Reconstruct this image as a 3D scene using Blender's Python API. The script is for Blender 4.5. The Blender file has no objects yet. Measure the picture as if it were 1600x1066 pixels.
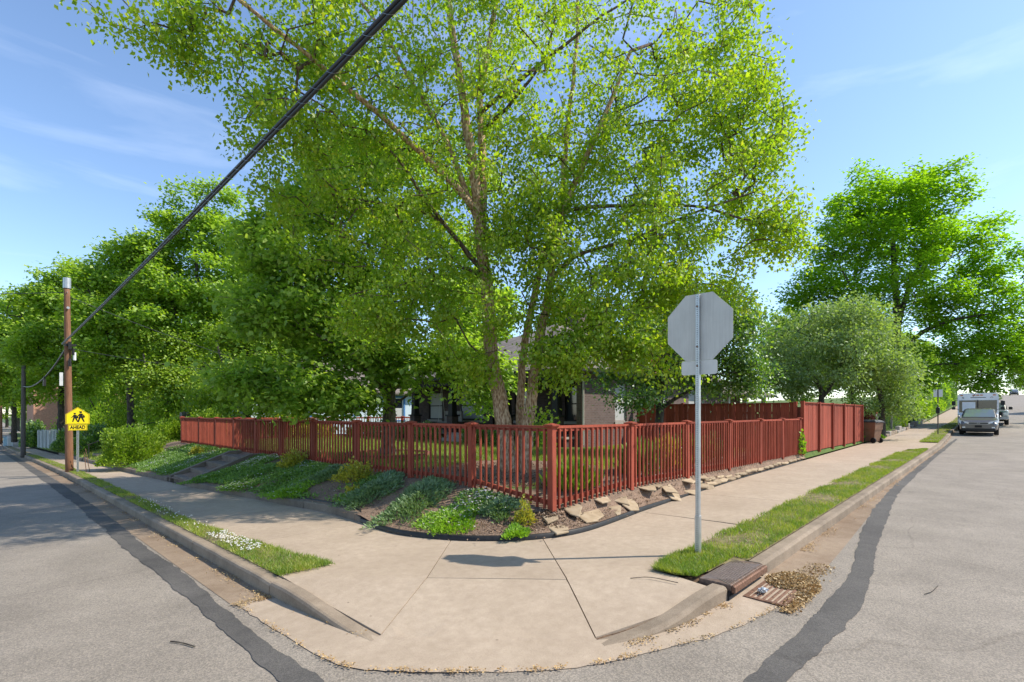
import bpy, bmesh, math, random
import numpy as np
from mathutils import Vector, Matrix, Quaternion
random.seed(7)
RNG = np.random.default_rng(11)
scene = bpy.context.scene
COL = scene.collection

# ------------------------------------------------------------------ camera
FX, FY = 0.720, 0.694
_n = math.hypot(FX, FY); FX /= _n; FY /= _n
CAM_H = 1.72; FPX = 790.0; HOR = 645.0
cd = bpy.data.cameras.new('camera'); cam = bpy.data.objects.new('camera', cd); COL.objects.link(cam)
cam.location = (0, 0, CAM_H)
cam.rotation_euler = (math.pi/2, 0, -math.atan2(FX, FY))
cd.sensor_width = 36.0; cd.lens = 36*FPX/1600; cd.shift_y = (HOR-533)/1600
cd.clip_start = 0.05; cd.clip_end = 3000
scene.camera = cam
scene.render.engine = 'CYCLES'
scene.cycles.max_bounces = 7; scene.cycles.diffuse_bounces = 4; scene.cycles.glossy_bounces = 2; scene.cycles.transmission_bounces = 3
# ------------------------------------------------------------------ sky, sun, exposure
SUN_EL = math.radians(47.0)
sdir = Vector((0.713*math.cos(SUN_EL), -0.701*math.cos(SUN_EL), math.sin(SUN_EL))).normalized()
w = bpy.data.worlds.new('World'); scene.world = w; w.use_nodes = True
nt = w.node_tree; nt.nodes.clear()
def wn(t, **k):
    n = nt.nodes.new(t)
    for a, b in k.items(): setattr(n, a, b)
    return n
out = wn('ShaderNodeOutputWorld'); bg = wn('ShaderNodeBackground')
sky = wn('ShaderNodeTexSky', sky_type='NISHITA', sun_disc=False)
sky.sun_elevation = SUN_EL; sky.sun_rotation = math.atan2(sdir.x, sdir.y)
sky.air_density = 1.0; sky.dust_density = 0.4; sky.ozone_density = 3.2; sky.altitude = 100
tc = wn('ShaderNodeTexCoord'); mp = wn('ShaderNodeMapping'); mp.inputs['Scale'].default_value = (1.2, 1.2, 7.0)
mp.inputs['Rotation'].default_value = (0.10, 0.08, 0.5)
nz = wn('ShaderNodeTexNoise'); nz.inputs['Scale'].default_value = 1.7; nz.inputs['Detail'].default_value = 7; nz.inputs['Roughness'].default_value = 0.55
nz.inputs['Distortion'].default_value = 0.5
cr = wn('ShaderNodeValToRGB'); cr.color_ramp.elements[0].position = 0.56; cr.color_ramp.elements[0].color = (0, 0, 0, 1)
cr.color_ramp.elements[1].position = 0.85; cr.color_ramp.elements[1].color = (0.15, 0.15, 0.15, 1)
mx = wn('ShaderNodeMixRGB'); mx.inputs['Color2'].default_value = (9.5, 9.7, 10.0, 1)
nt.links.new(tc.outputs['Generated'], mp.inputs['Vector']); nt.links.new(mp.outputs['Vector'], nz.inputs['Vector'])
nt.links.new(nz.outputs['Fac'], cr.inputs['Fac']); nt.links.new(cr.outputs['Color'], mx.inputs['Fac'])
nt.links.new(sky.outputs['Color'], mx.inputs['Color1']); nt.links.new(mx.outputs['Color'], bg.inputs['Color'])
bg.inputs['Strength'].default_value = 0.13
nt.links.new(bg.outputs['Background'], out.inputs['Surface'])
sl = bpy.data.lights.new('sun', 'SUN'); so = bpy.data.objects.new('sun', sl); COL.objects.link(so)
sl.energy = 3.25; sl.angle = math.radians(0.53); sl.color = (1.0, 0.93, 0.82)
so.rotation_euler = sdir.to_track_quat('Z', 'Y').to_euler(); so.location = (20, -20, 30)
vs = scene.view_settings; vs.view_transform = 'Standard'; vs.look = 'None'; vs.exposure = 1.0; vs.gamma = 1.0; vs.use_curve_mapping = False

# ------------------------------------------------------------------ terrain functions
def lerp_tab(tab):
    xs = [a for a, b in tab]; ys = [b for a, b in tab]
    return lambda v: np.interp(v, xs, ys)
_gx = lerp_tab([(-400, 0), (5, 0), (38, .33), (60, .85), (110, 2.9), (175, 6.0), (215, 7.3), (260, 7.6), (900, 4.0)])
_gy = lerp_tab([(-400, 0), (3, 0), (70, -1.675), (110, -2.0), (900, -3)])
def gz(x, y): return _gx(x) + _gy(y)
def drift(y): return 0.018*np.maximum(0, np.minimum(y, 75)-25)
_xw = lerp_tab([(5, 4.22), (7.5, 4.32), (9, 4.42), (12, 4.18), (16.2, 3.86), (18, 3.84), (23.8, 3.62), (35, 3.56), (200, 3.56)])
def xw(y): return _xw(y)-drift(y)
def xk(y): return 2.06-drift(y)              # left kerb front face
_xi = lerp_tab([(5.8, 2.77), (7.5, 2.6), (10, 2.45), (16, 2.47), (27, 2.52), (200, 2.52)])
def xi(y): return _xi(y)-drift(y)
_yd = lerp_tab([(30, 0), (46, .36), (400, .36)])
def yk(x): return 1.93+_yd(x)                # right kerb front face
def yi(x): return 2.75+_yd(x)
ye = lerp_tab([(5.38, 4.56), (6.14, 4.36), (7.9, 4.5), (10.3, 4.64), (13.3, 4.76), (20, 4.8), (27, 4.82), (49, 4.8), (60, 4.95), (400, 5)])
FXL, FYR = 6.0, 4.93                          # fence lines
def dip(x, y):
    d = .758*x+.652*y
    return 0.128*np.clip((5.3-d)/1.11, 0, 1)
def swz(x, y): return gz(x, y)-dip(x, y)      # pavement surface
ROAD = -0.15
def rz(x, y): return gz(x, y)+ROAD
def ss(a, b, v):
    t = np.clip((v-a)/(b-a), 0, 1); return t*t*(3-2*t)
def fencez(x, y):
    if abs(x-FXL) < 1e-3:  return float(np.interp(y, [4.93, 6.6, 9, 27, 200], [.22, .40, .40, .40, .40-.025*173]))
    return float(np.interp(x, [6, 8.2, 12, 28], [.22, .33, .31, .30])+max(0, _gx(x)-_gx(28)))
def yardz(x, y):
    base = .40+np.maximum(0, _gx(x)-_gx(28))-.025*np.maximum(0, y-27)
    dx = ss(0, 1.6, x-FXL); dy = ss(0, 1.6, y-FYR)
    zl = np.interp(y, [4.93, 6.6, 9, 27, 200], [.22, .40, .40, .40, .40-.025*173])
    zr = np.interp(x, [6, 8.2, 12, 28], [.22, .33, .31, .30])+np.maximum(0, _gx(x)-_gx(28))
    k = dx*dy
    edge = np.where(x-FXL < y-FYR, zl, zr)
    return base*k+edge*(1-k)
def at(px, py, D):
    """design-time helper: a viewing direction plus a real distance gives a world point"""
    xc = (px-800)/FPX*D
    return np.array([D*FX+xc*FY, D*FY-xc*FX, CAM_H-(py-HOR)*D/FPX])
PXM = lambda D: D/FPX

# ------------------------------------------------------------------ materials
def new_mat(name):
    m = bpy.data.materials.new(name); m.use_nodes = True
    n = m.node_tree; p = n.nodes['Principled BSDF']; p.inputs['Specular IOR Level'].default_value = 0.3
    return m, n, p
def node(n, t, **k):
    x = n.nodes.new(t)
    for a, b in k.items(): setattr(x, a, b)
    return x
def noise(n, vec, scale, detail=4, rough=.55):
    t = node(n, 'ShaderNodeTexNoise'); t.inputs['Scale'].default_value = scale; t.inputs['Detail'].default_value = detail
    t.inputs['Roughness'].default_value = rough
    if vec is not None: n.links.new(vec, t.inputs['Vector'])
    return t.outputs['Fac']
def ramp(n, fac, stops):
    r = node(n, 'ShaderNodeValToRGB'); e = r.color_ramp.elements
    while len(e) < len(stops): e.new(0.5)
    for i, (p, c) in enumerate(stops):
        e[i].position = p; e[i].color = tuple(c)+((1,) if len(c) == 3 else ())
    n.links.new(fac, r.inputs['Fac']); return r.outputs['Color']
def mixc(n, fac, a, b, mode='MIX'):
    m = node(n, 'ShaderNodeMixRGB', blend_type=mode)
    for s, v in (('Fac', fac), ('Color1', a), ('Color2', b)):
        if isinstance(v, (int, float)): m.inputs[s].default_value = v
        elif isinstance(v, tuple): m.inputs[s].default_value = v+((1,) if len(v) == 3 else ())
        else: n.links.new(v, m.inputs[s])
    return m.outputs['Color']
def mth(n, op, a, b=None, c=None):
    m = node(n, 'ShaderNodeMath', operation=op)
    for i, v in enumerate((a, b, c)):
        if v is None: continue
        if isinstance(v, (int, float)): m.inputs[i].default_value = v
        else: n.links.new(v, m.inputs[i])
    return m.outputs[0]
def bump(n, p, h, strength=.3, dist=.01):
    b = node(n, 'ShaderNodeBump'); b.inputs['Strength'].default_value = strength; b.inputs['Distance'].default_value = dist
    n.links.new(h, b.inputs['Height']); n.links.new(b.outputs['Normal'], p.inputs['Normal'])
def pos(n, scale=None):
    g = node(n, 'ShaderNodeNewGeometry').outputs['Position']
    if scale:
        m = node(n, 'ShaderNodeMapping'); m.inputs['Scale'].default_value = scale; n.links.new(g, m.inputs['Vector']); return m.outputs['Vector']
    return g
def objpos(n, scale=None):
    g = node(n, 'ShaderNodeTexCoord').outputs['Object']
    if scale:
        m = node(n, 'ShaderNodeMapping'); m.inputs['Scale'].default_value = scale; n.links.new(g, m.inputs['Vector']); return m.outputs['Vector']
    return g
def simple(name, c, rough=.6, metal=0, var=.12, scale=6, bmp=0, spec=.3, objrand=0.0):
    m, n, p = new_mat(name)
    f = noise(n, pos(n), scale, 5)
    c = np.array(c)
    col = ramp(n, f, [(.3, tuple(c*(1-var))), (.7, tuple(np.minimum(1, c*(1+var))))])
    if objrand:
        r = node(n, 'ShaderNodeObjectInfo').outputs['Random']
        k = mth(n, 'MULTIPLY_ADD', r, 2*objrand, 1-objrand)
        hv = node(n, 'ShaderNodeHueSaturation'); n.links.new(k, hv.inputs['Value']); n.links.new(col, hv.inputs['Color']); col = hv.outputs['Color']
    n.links.new(col, p.inputs['Base Color'])
    p.inputs['Roughness'].default_value = rough; p.inputs['Metallic'].default_value = metal; p.inputs['Specular IOR Level'].default_value = spec
    if bmp: bump(n, p, noise(n, pos(n), scale*6, 4), bmp, .004)
    return m
def concrete(name, ca, cb, stain, stain_amt=.5, speck=.5):
    m, n, p = new_mat(name); P = pos(n)
    big = noise(n, P, .9, 8, .68); mid = noise(n, P, 9, 8, .7); fine = noise(n, P, 120, 4, .8)
    col = ramp(n, mid, [(.25, ca), (.75, cb)])
    sm = ramp(n, big, [(.42, (0, 0, 0)), (.68, (1, 1, 1))])
    col = mixc(n, mth(n, 'MULTIPLY', sm, stain_amt), col, stain)
    sp = ramp(n, fine, [(.3, (.35, .33, .3)), (.47, (.95, .95, .95)), (.6, (1.0, 1.0, 1.0)), (.75, (1.45, 1.43, 1.4))])
    col = mixc(n, speck, col, sp, 'MULTIPLY')
    # scattered dark spots
    v = node(n, 'ShaderNodeTexVoronoi'); v.inputs['Scale'].default_value = 3.3; n.links.new(P, v.inputs['Vector'])
    sp2 = ramp(n, v.outputs['Distance'], [(.02, (.45, .42, .38)), (.05, (1, 1, 1))])
    col = mixc(n, .8, col, sp2, 'MULTIPLY')
    r = node(n, 'ShaderNodeObjectInfo').outputs['Random']
    hv = node(n, 'ShaderNodeHueSaturation'); n.links.new(mth(n, 'MULTIPLY_ADD', r, .12, .94), hv.inputs['Value']); n.links.new(col, hv.inputs['Color'])
    n.links.new(hv.outputs['Color'], p.inputs['Base Color']); p.inputs['Roughness'].default_value = .88
    bump(n, p, mixc(n, .5, fine, mid), .5, .008)
    return m
def asphalt(name, ca, cb, speck=(.24, .22, .2), contrast=.5):
    m, n, p = new_mat(name); P = pos(n)
    big = noise(n, P, .8, 9, .7); st = noise(n, pos(n, (.25, 1.6, 1)), .8, 4)
    v = node(n, 'ShaderNodeTexVoronoi'); v.inputs['Scale'].default_value = 95; n.links.new(P, v.inputs['Vector'])
    fine = noise(n, P, 260, 2, .7)
    col = ramp(n, big, [(.3, ca), (.7, cb)])
    ag = ramp(n, node_sep(n, v.outputs['Color']), [(.15, (.55, .55, .55)), (.55, (1, 1, 1)), (.92, (1.5, 1.45, 1.4))])
    col = mixc(n, contrast, col, ag, 'MULTIPLY')
    f2 = ramp(n, fine, [(.35, (.7, .7, .7)), (.6, (1.12, 1.12, 1.12))]); col = mixc(n, .6, col, f2, 'MULTIPLY')
    # hairline cracks
    vw = node(n, 'ShaderNodeTexVoronoi', feature='DISTANCE_TO_EDGE'); vw.inputs['Scale'].default_value = .22
    dn = node(n, 'ShaderNodeTexNoise'); dn.inputs['Scale'].default_value = 1.5; dn.inputs['Detail'].default_value = 6; n.links.new(P, dn.inputs['Vector'])
    dv = mixc(n, .18, P, dn.outputs['Color'], 'LINEAR_LIGHT'); n.links.new(dv, vw.inputs['Vector'])
    ck = ramp(n, vw.outputs['Distance'], [(.0006, (.6, .58, .56)), (.0016, (1, 1, 1))]); col = mixc(n, .45, col, ck, 'MULTIPLY')
    n.links.new(col, p.inputs['Base Color']); p.inputs['Roughness'].default_value = .85
    bump(n, p, mixc(n, .5, fine, v.outputs['Distance']), .5, .006)
    return m
def node_sep(n, c):
    s = node(n, 'ShaderNodeSeparateColor'); n.links.new(c, s.inputs[0]); return s.outputs[0]
def leafmat(name, cols, trans=.5, tcol=(1.45, 1.6, .45), gloss=.035, rough=.5, bs=.7, bc=((.8, .86, .9), (1.22, 1.15, 1.0)), bd=3):
    m = bpy.data.materials.new(name); m.use_nodes = True; n = m.node_tree; n.nodes.clear()
    o = node(n, 'ShaderNodeOutputMaterial'); g = node(n, 'ShaderNodeNewGeometry')
    r = g.outputs['Random Per Island']
    k = len(cols); col = ramp(n, r, [(i/(k-1), c) for i, c in enumerate(cols)])
    big = noise(n, pos(n), bs, bd)
    col = mixc(n, .7, col, ramp(n, big, [(.35, bc[0]), (.65, bc[1])]), 'MULTIPLY')
    d = node(n, 'ShaderNodeBsdfDiffuse'); t = node(n, 'ShaderNodeBsdfTranslucent'); gl = node(n, 'ShaderNodeBsdfGlossy'); gl.inputs['Roughness'].default_value = rough
    n.links.new(col, d.inputs['Color']); n.links.new(mixc(n, 1, col, tcol, 'MULTIPLY'), t.inputs['Color'])
    a = node(n, 'ShaderNodeMixShader'); a.inputs[0].default_value = trans; n.links.new(d.outputs[0], a.inputs[1]); n.links.new(t.outputs[0], a.inputs[2])
    b = node(n, 'ShaderNodeMixShader'); b.inputs[0].default_value = gloss; n.links.new(a.outputs[0], b.inputs[1]); n.links.new(gl.outputs[0], b.inputs[2])
    gl.inputs['Color'].default_value = (.9, .95, .9, 1)
    n.links.new(b.outputs[0], o.inputs['Surface']); return m
def bark(name, ca, cb, cc, scale=(9, 9, 2.2), b=.9):
    m, n, p = new_mat(name); P = pos(n, scale)
    f = noise(n, P, 1.6, 7, .65); v = node(n, 'ShaderNodeTexVoronoi'); v.inputs['Scale'].default_value = 2.4; n.links.new(P, v.inputs['Vector'])
    h = mixc(n, .45, f, v.outputs['Distance'])
    col = ramp(n, h, [(.22, ca), (.45, cb), (.62, cc)])
    n.links.new(col, p.inputs['Base Color']); p.inputs['Roughness'].default_value = .9; bump(n, p, h, b, .03); return m
def brick(name, c1, c2, mortar, bw=.21, bh=.068):
    m, n, p = new_mat(name); g = node(n, 'ShaderNodeNewGeometry').outputs['Position']
    s = node(n, 'ShaderNodeSeparateXYZ'); n.links.new(g, s.inputs[0])
    c = node(n, 'ShaderNodeCombineXYZ'); n.links.new(mth(n, 'ADD', s.outputs[0], s.outputs[1]), c.inputs[0]); n.links.new(s.outputs[2], c.inputs[1])
    b = node(n, 'ShaderNodeTexBrick'); b.inputs['Scale'].default_value = 1; b.inputs['Brick Width'].default_value = bw; b.inputs['Row Height'].default_value = bh
    b.inputs['Mortar Size'].default_value = .009; b.inputs['Color1'].default_value = c1+(1,); b.inputs['Color2'].default_value = c2+(1,); b.inputs['Mortar'].default_value = mortar+(1,)
    n.links.new(c.outputs[0], b.inputs['Vector'])
    col = mixc(n, .6, b.outputs['Color'], ramp(n, noise(n, g, 5, 5), [(.3, (.7, .7, .7)), (.7, (1.25, 1.2, 1.15))]), 'MULTIPLY')
    n.links.new(col, p.inputs['Base Color']); p.inputs['Roughness'].default_value = .9
    bump(n, p, b.outputs['Fac'], -.6, .008); return m
def glass(name, c=(.03, .035, .04), rough=.08):
    m, n, p = new_mat(name); p.inputs['Base Color'].default_value = c+(1,); p.inputs['Roughness'].default_value = rough; p.inputs['Specular IOR Level'].default_value = .8
    return m
def carpaint(name, c, coat=.6, metal=.2):
    m, n, p = new_mat(name); f = noise(n, pos(n), 3, 3)
    c = np.array(c); n.links.new(ramp(n, f, [(.3, tuple(c*.93)), (.7, tuple(c*1.05))]), p.inputs['Base Color'])
    p.inputs['Metallic'].default_value = metal; p.inputs['Roughness'].default_value = .38; p.inputs['Coat Weight'].default_value = coat; p.inputs['Coat Roughness'].default_value = .06; return m

M = {}
M['asphalt'] = asphalt('asphalt_aged', (.195, .168, .137), (.295, .256, .210))
M['tar'] = asphalt('asphalt_seal_strip', (.058, .054, .05), (.125, .115, .104), contrast=.35)
M['concrete'] = concrete('pavement_concrete', (.335, .26, .188), (.455, .362, .27), (.275, .208, .145), .42)
M['kerb'] = concrete('kerb_concrete', (.27, .205, .145), (.35, .28, .205), (.13, .10, .07), .75, .8)
M['gutter'] = concrete('gutter_concrete', (.25, .18, .12), (.31, .235, .165), (.15, .095, .055), .8, .7)
M['wallc'] = concrete('low_wall_concrete', (.19, .15, .11), (.26, .21, .16), (.09, .07, .055), .75, .8)
M['dirt'] = simple('joint_dirt', (.12, .075, .045), .95, var=.5, scale=25)
M['red'] = None
def red_paint():
    m, n, p = new_mat('oxide_red_paint'); P = pos(n)
    f = noise(n, pos(n, (14, 14, 1.6)), 2, 5, .6); g = noise(n, P, 1.3, 4)
    col = ramp(n, f, [(.25, (.23, .040, .019)), (.6, (.315, .060, .028)), (.85, (.37, .082, .042))])
    col = mixc(n, .5, col, ramp(n, g, [(.3, (.75, .72, .7)), (.7, (1.15, 1.12, 1.1))]), 'MULTIPLY')
    r = node(n, 'ShaderNodeObjectInfo').outputs['Random']
    hv = node(n, 'ShaderNodeHueSaturation'); n.links.new(mth(n, 'MULTIPLY_ADD', r, .44, .78), hv.inputs['Value']); n.links.new(col, hv.inputs['Color'])
    hv.inputs['Saturation'].default_value = .95
    n.links.new(hv.outputs['Color'], p.inputs['Base Color']); p.inputs['Roughness'].default_value = .7; p.inputs['Specular IOR Level'].default_value = .15
    bump(n, p, f, .35, .004); return m
M['red'] = red_paint()
M['birchbark'] = bark('birch_bark', (.10, .055, .03), (.35, .205, .115), (.60, .43, .28), (13, 13, 4.5), 1.0)
M['birchlimb'] = bark('birch_limb', (.04, .027, .02), (.10, .066, .046), (.18, .125, .09))
M['bark'] = bark('grey_brown_bark', (.05, .038, .028), (.125, .098, .072), (.20, .165, .125))
M['darkbark'] = bark('dark_bark', (.025, .02, .016), (.06, .048, .037), (.10, .085, .066))
M['birchleaf'] = leafmat('birch_leaf', [(.205, .325, .018), (.265, .40, .024), (.36, .46, .032), (.23, .36, .02), (.45, .46, .055)], .58, tcol=(1.3, 1.4, .45))
M['mapleleaf'] = leafmat('maple_leaf', [(.225, .37, .048), (.29, .45, .065), (.39, .52, .10), (.245, .395, .055)], .56, tcol=(1.3, 1.35, .5))
M['elmleaf'] = leafmat('street_tree_leaf', [(.195, .335, .034), (.275, .43, .044), (.37, .50, .055), (.225, .375, .038)], .56, tcol=(1.3, 1.35, .5))
M['bigmaple'] = leafmat('broad_maple_leaf', [(.19, .345, .018), (.245, .41, .022), (.32, .48, .03)], .55, tcol=(1.3, 1.45, .45))
M['greyleaf'] = leafmat('grey_green_leaf', [(.17, .25, .09), (.24, .32, .13), (.31, .39, .17), (.20, .30, .08)], .4)
M['darkleaf'] = leafmat('dark_tree_leaf', [(.055, .13, .02), (.085, .18, .026), (.15, .27, .03), (.29, .41, .04)], .4, gloss=.1)
M['boxleaf'] = leafmat('boxwood_leaf', [(0.132, 0.231, 0.015), (0.209, 0.319, 0.020), (0.297, 0.396, 0.030)], .35)
M['grass'] = leafmat('grass_blade', [(.12, .20, .02), (.18, .28, .03), (.24, .33, .045), (.33, .34, .10)], .4, bs=3.0, bc=((.66, .76, .8), (1.75, 1.3, 1.6)), bd=6)
M['dryleaf'] = leafmat('dry_leaf', [(.30, .18, .075), (.42, .28, .13), (.52, .38, .20), (.20, .115, .05)], .15, tcol=(1.2, 1.05, .8))
M['chip'] = leafmat('wood_chip', [(.13, .08, .05), (.22, .14, .09), (.32, .22, .15), (.10, .06, .04)], .05, tcol=(1.2, 1.05, .8))
M['juniper'] = leafmat('creeping_juniper', [(.10, .165, .07), (.145, .225, .10), (.20, .28, .14), (.12, .21, .07)], .2)
M['thyme'] = leafmat('creeping_green', [(0.088, 0.169, 0.030), (0.135, 0.247, 0.042), (0.203, 0.325, 0.060), (0.121, 0.221, 0.060)], .3)
M['lime'] = leafmat('bright_creeper', [(.14, .27, .02), (.19, .34, .025), (.26, .40, .04)], .35)
M['gold'] = leafmat('golden_shrub', [(.35, .36, .03), (.47, .43, .035), (.24, .30, .03), (.55, .47, .05)], .35, tcol=(1.2, 1.05, .8))
M['flower'] = leafmat('pale_flower', [(.62, .58, .68), (.75, .73, .78), (.52, .48, .64)], .3, tcol=(1.2, 1.05, .8))
M['whiteflower'] = leafmat('white_flower', [(.7, .7, .62), (.8, .78, .72), (.74, .72, .74)], .3, tcol=(1.2, 1.05, .8))
M['redleaf'] = leafmat('purple_leaf', [(.10, .03, .03), (.15, .05, .045), (.07, .03, .025)], .3, tcol=(1.2, 1.05, .8))
M['galv'] = simple('galvanised_steel', (.50, .50, .49), .42, .75, .10, 9, .1, .5)
M['galvsign'] = None
def sign_back():
    m, n, p = new_mat('aluminium_sign_back'); f = noise(n, pos(n, (20, 20, 1.2)), 2.2, 6, .65); g = noise(n, pos(n), 5, 5)
    col = ramp(n, f, [(.3, (.52, .505, .46)), (.55, (.57, .555, .51)), (.8, (.61, .595, .55))])
    col = mixc(n, .5, col, ramp(n, g, [(.3, (.86, .86, .86)), (.7, (1.08, 1.08, 1.08))]), 'MULTIPLY')
    n.links.new(col, p.inputs['Base Color']); p.inputs['Metallic'].default_value = .0; p.inputs['Roughness'].default_value = .55; return m
M['galvsign'] = sign_back()
M['rust'] = simple('rusty_iron', (.19, .105, .068), .7, .4, .4, 30, .4)
M['dark'] = simple('dark_void', (.008, .008, .008), .9)
M['black'] = simple('black_plastic', (.022, .021, .02), .5, 0, .3, 12)
M['cable'] = simple('cable_sheath', (.03, .033, .038), .45, 0, .2, 6)
M['stone'] = None
def flag():
    m, n, p = new_mat('flagstone'); P = pos(n); f = noise(n, P, 6, 6)
    r = node(n, 'ShaderNodeObjectInfo').outputs['Random']
    col = ramp(n, f, [(.25, (.25, .185, .115)), (.5, (.345, .262, .168)), (.8, (.40, .325, .23))])
    hv = node(n, 'ShaderNodeHueSaturation'); n.links.new(mth(n, 'MULTIPLY_ADD', r, .4, .78), hv.inputs['Value']); n.links.new(col, hv.inputs['Color'])
    n.links.new(hv.outputs['Color'], p.inputs['Base Color']); p.inputs['Roughness'].default_value = .85; bump(n, p, f, .5, .015); return m
M['stone'] = flag()
def yard_mat():
    m, n, p = new_mat('yard_soil_and_turf'); P = pos(n)
    s = node(n, 'ShaderNodeSeparateXYZ'); n.links.new(P, s.inputs[0]); X, Y = s.outputs[0], s.outputs[1]
    wob = mth(n, 'MULTIPLY_ADD', noise(n, P, 1.3, 4), 1.4, -.7)
    gl = mth(n, 'MINIMUM', mth(n, 'SUBTRACT', mth(n, 'ADD', X, wob), 6.6), mth(n, 'SUBTRACT', mth(n, 'ADD', Y, wob), 6.1))
    dx = mth(n, 'SUBTRACT', X, 8.3); dy = mth(n, 'SUBTRACT', Y, 7.9)
    dist = mth(n, 'SQRT', mth(n, 'ADD', mth(n, 'MULTIPLY', dx, dx), mth(n, 'MULTIPLY', dy, dy)))
    gl = mth(n, 'MINIMUM', gl, mth(n, 'SUBTRACT', mth(n, 'ADD', dist, wob), 2.3))
    gl = mth(n, 'MAXIMUM', gl, mth(n, 'SUBTRACT', mth(n, 'ADD', Y, wob), 27.5))
    gl = mth(n, 'MAXIMUM', gl, mth(n, 'SUBTRACT', mth(n, 'ADD', X, wob), 19.6))
    k = ramp(n, mth(n, 'MULTIPLY_ADD', gl, 2.0, .5), [(.3, (0, 0, 0)), (.7, (1, 1, 1))])
    fine = noise(n, P, 45, 6, .7); med = noise(n, P, 5, 5)
    mul = ramp(n, fine, [(.25, (.10, .066, .046)), (.5, (.225, .155, .11)), (.72, (.36, .27, .2))])
    mul = mixc(n, .6, mul, ramp(n, med, [(.3, (.7, .68, .66)), (.7, (1.3, 1.22, 1.15))]), 'MULTIPLY')
    gr = ramp(n, med, [(.25, (.06, .10, .02)), (.6, (.10, .15, .03)), (.8, (.15, .18, .05))])
    n.links.new(mixc(n, k, mul, gr), p.inputs['Base Color']); p.inputs['Roughness'].default_value = .95
    bump(n, p, fine, .9, .03); return m
M['yard'] = yard_mat()
M['turf'] = simple('turf_soil', (.17, .14, .065), .95, 0, .5, 9, .6)
M['farground'] = simple('far_ground_green', (.07, .11, .03), .95, 0, .3, .2)
M['pole'] = None
def pole_mat(name, a, b, c):
    m, n, p = new_mat(name); f = noise(n, pos(n, (30, 30, 1.3)), 2, 6, .6)
    col = ramp(n, f, [(.25, a), (.55, b), (.8, c)]); n.links.new(col, p.inputs['Base Color']); p.inputs['Roughness'].default_value = .85; bump(n, p, f, .6, .01); return m
M['pole'] = pole_mat('pole_timber', (.10, .05, .028), (.235, .115, .062), (.32, .18, .105))
M['greypole'] = pole_mat('weathered_pole', (.06, .05, .045), (.125, .105, .09), (.19, .165, .145))
M['greywood'] = pole_mat('weathered_fence_wood', (.13, .115, .10), (.25, .225, .195), (.36, .33, .29))
M['whitewash'] = pole_mat('whitewashed_wood', (.33, .35, .33), (.48, .5, .47), (.56, .57, .54))
M['yellow'] = simple('sign_yellow', (.86, .66, .01), .45, 0, .04, 3)
M['signblack'] = simple('sign_black', (.012, .012, .012), .5)
M['white'] = simple('white_paint', (.74, .74, .72), .5, 0, .05, 3)
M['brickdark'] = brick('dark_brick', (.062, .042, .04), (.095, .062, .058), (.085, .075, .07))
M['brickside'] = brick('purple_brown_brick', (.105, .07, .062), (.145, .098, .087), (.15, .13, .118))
M['brickorange'] = brick('orange_brick', (.42, .17, .095), (.5, .22, .13), (.45, .36, .28))
M['shingle'] = brick('roof_shingle', (.16, .135, .115), (.22, .19, .165), (.10, .085, .075), .3, .14)
M['cedar'] = brick('cedar_shingle', (.50, .235, .075), (.6, .3, .11), (.3, .14, .05), .15, .16)
M['darktrim'] = simple('dark_trim', (.022, .02, .02), .6)
M['sill'] = simple('stone_sill', (.32, .29, .25), .8, 0, .15, 12)
M['blind'] = simple('window_blind', (.42, .42, .40), .6, 0, .05, 4)
M['glass'] = glass('window_glass')
M['bluewall'] = simple('pale_blue_siding', (.50, .60, .66), .7, 0, .05, 2)
M['bluetrim'] = simple('blue_trim', (.08, .20, .42), .55, 0, .06, 4)
M['postpaint'] = simple('porch_post_paint', (.45, .42, .37), .6, 0, .1, 6)
M['tyre'] = simple('tyre_rubber', (.018, .018, .018), .8, 0, .2, 20)
M['rim'] = simple('alloy_rim', (.36, .36, .37), .35, .8, .08, 8)
M['carbronze'] = carpaint('bronze_grey_paint', (.17, .155, .148), .8, .55)
M['cardark'] = carpaint('dark_blue_paint', (.03, .035, .05))
M['carsilver'] = carpaint('silver_paint', (.42, .41, .39), .6, .5)
M['vanwhite'] = carpaint('van_white_paint', (.84, .84, .83), .3, 0)
M['lens'] = glass('headlamp_lens', (.78, .78, .74), .12)
M['orange'] = simple('marker_lamp_amber', (.6, .16, .03), .4)
M['windscreen'] = glass('car_glass', (.13, .165, .175), .05)  # pale blue-grey base stands in for sky reflected in the glass
M['seat'] = simple('seat_fabric', (.12, .12, .12), .9)
M['binbrown'] = simple('brown_bin_plastic', (.25, .14, .085), .55, 0, .1, 6)
M['binblue'] = simple('blue_grey_bin_plastic', (.12, .15, .18), .55, 0, .1, 6)
M['binlid'] = simple('dark_bin_lid', (.06, .065, .07), .5, 0, .1, 6)
M['terracotta'] = simple('ring_brick', (.22, .085, .055), .85, 0, .3, 14, .3)
M['plastic'] = None
def clear_plastic():
    m, n, p = new_mat('crumpled_clear_plastic'); p.inputs['Base Color'].default_value = (.75, .78, .8, 1); p.inputs['Roughness'].default_value = .2
    p.inputs['Transmission Weight'].default_value = .4; p.inputs['Specular IOR Level'].default_value = .6; return m
M['plastic'] = clear_plastic()
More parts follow.
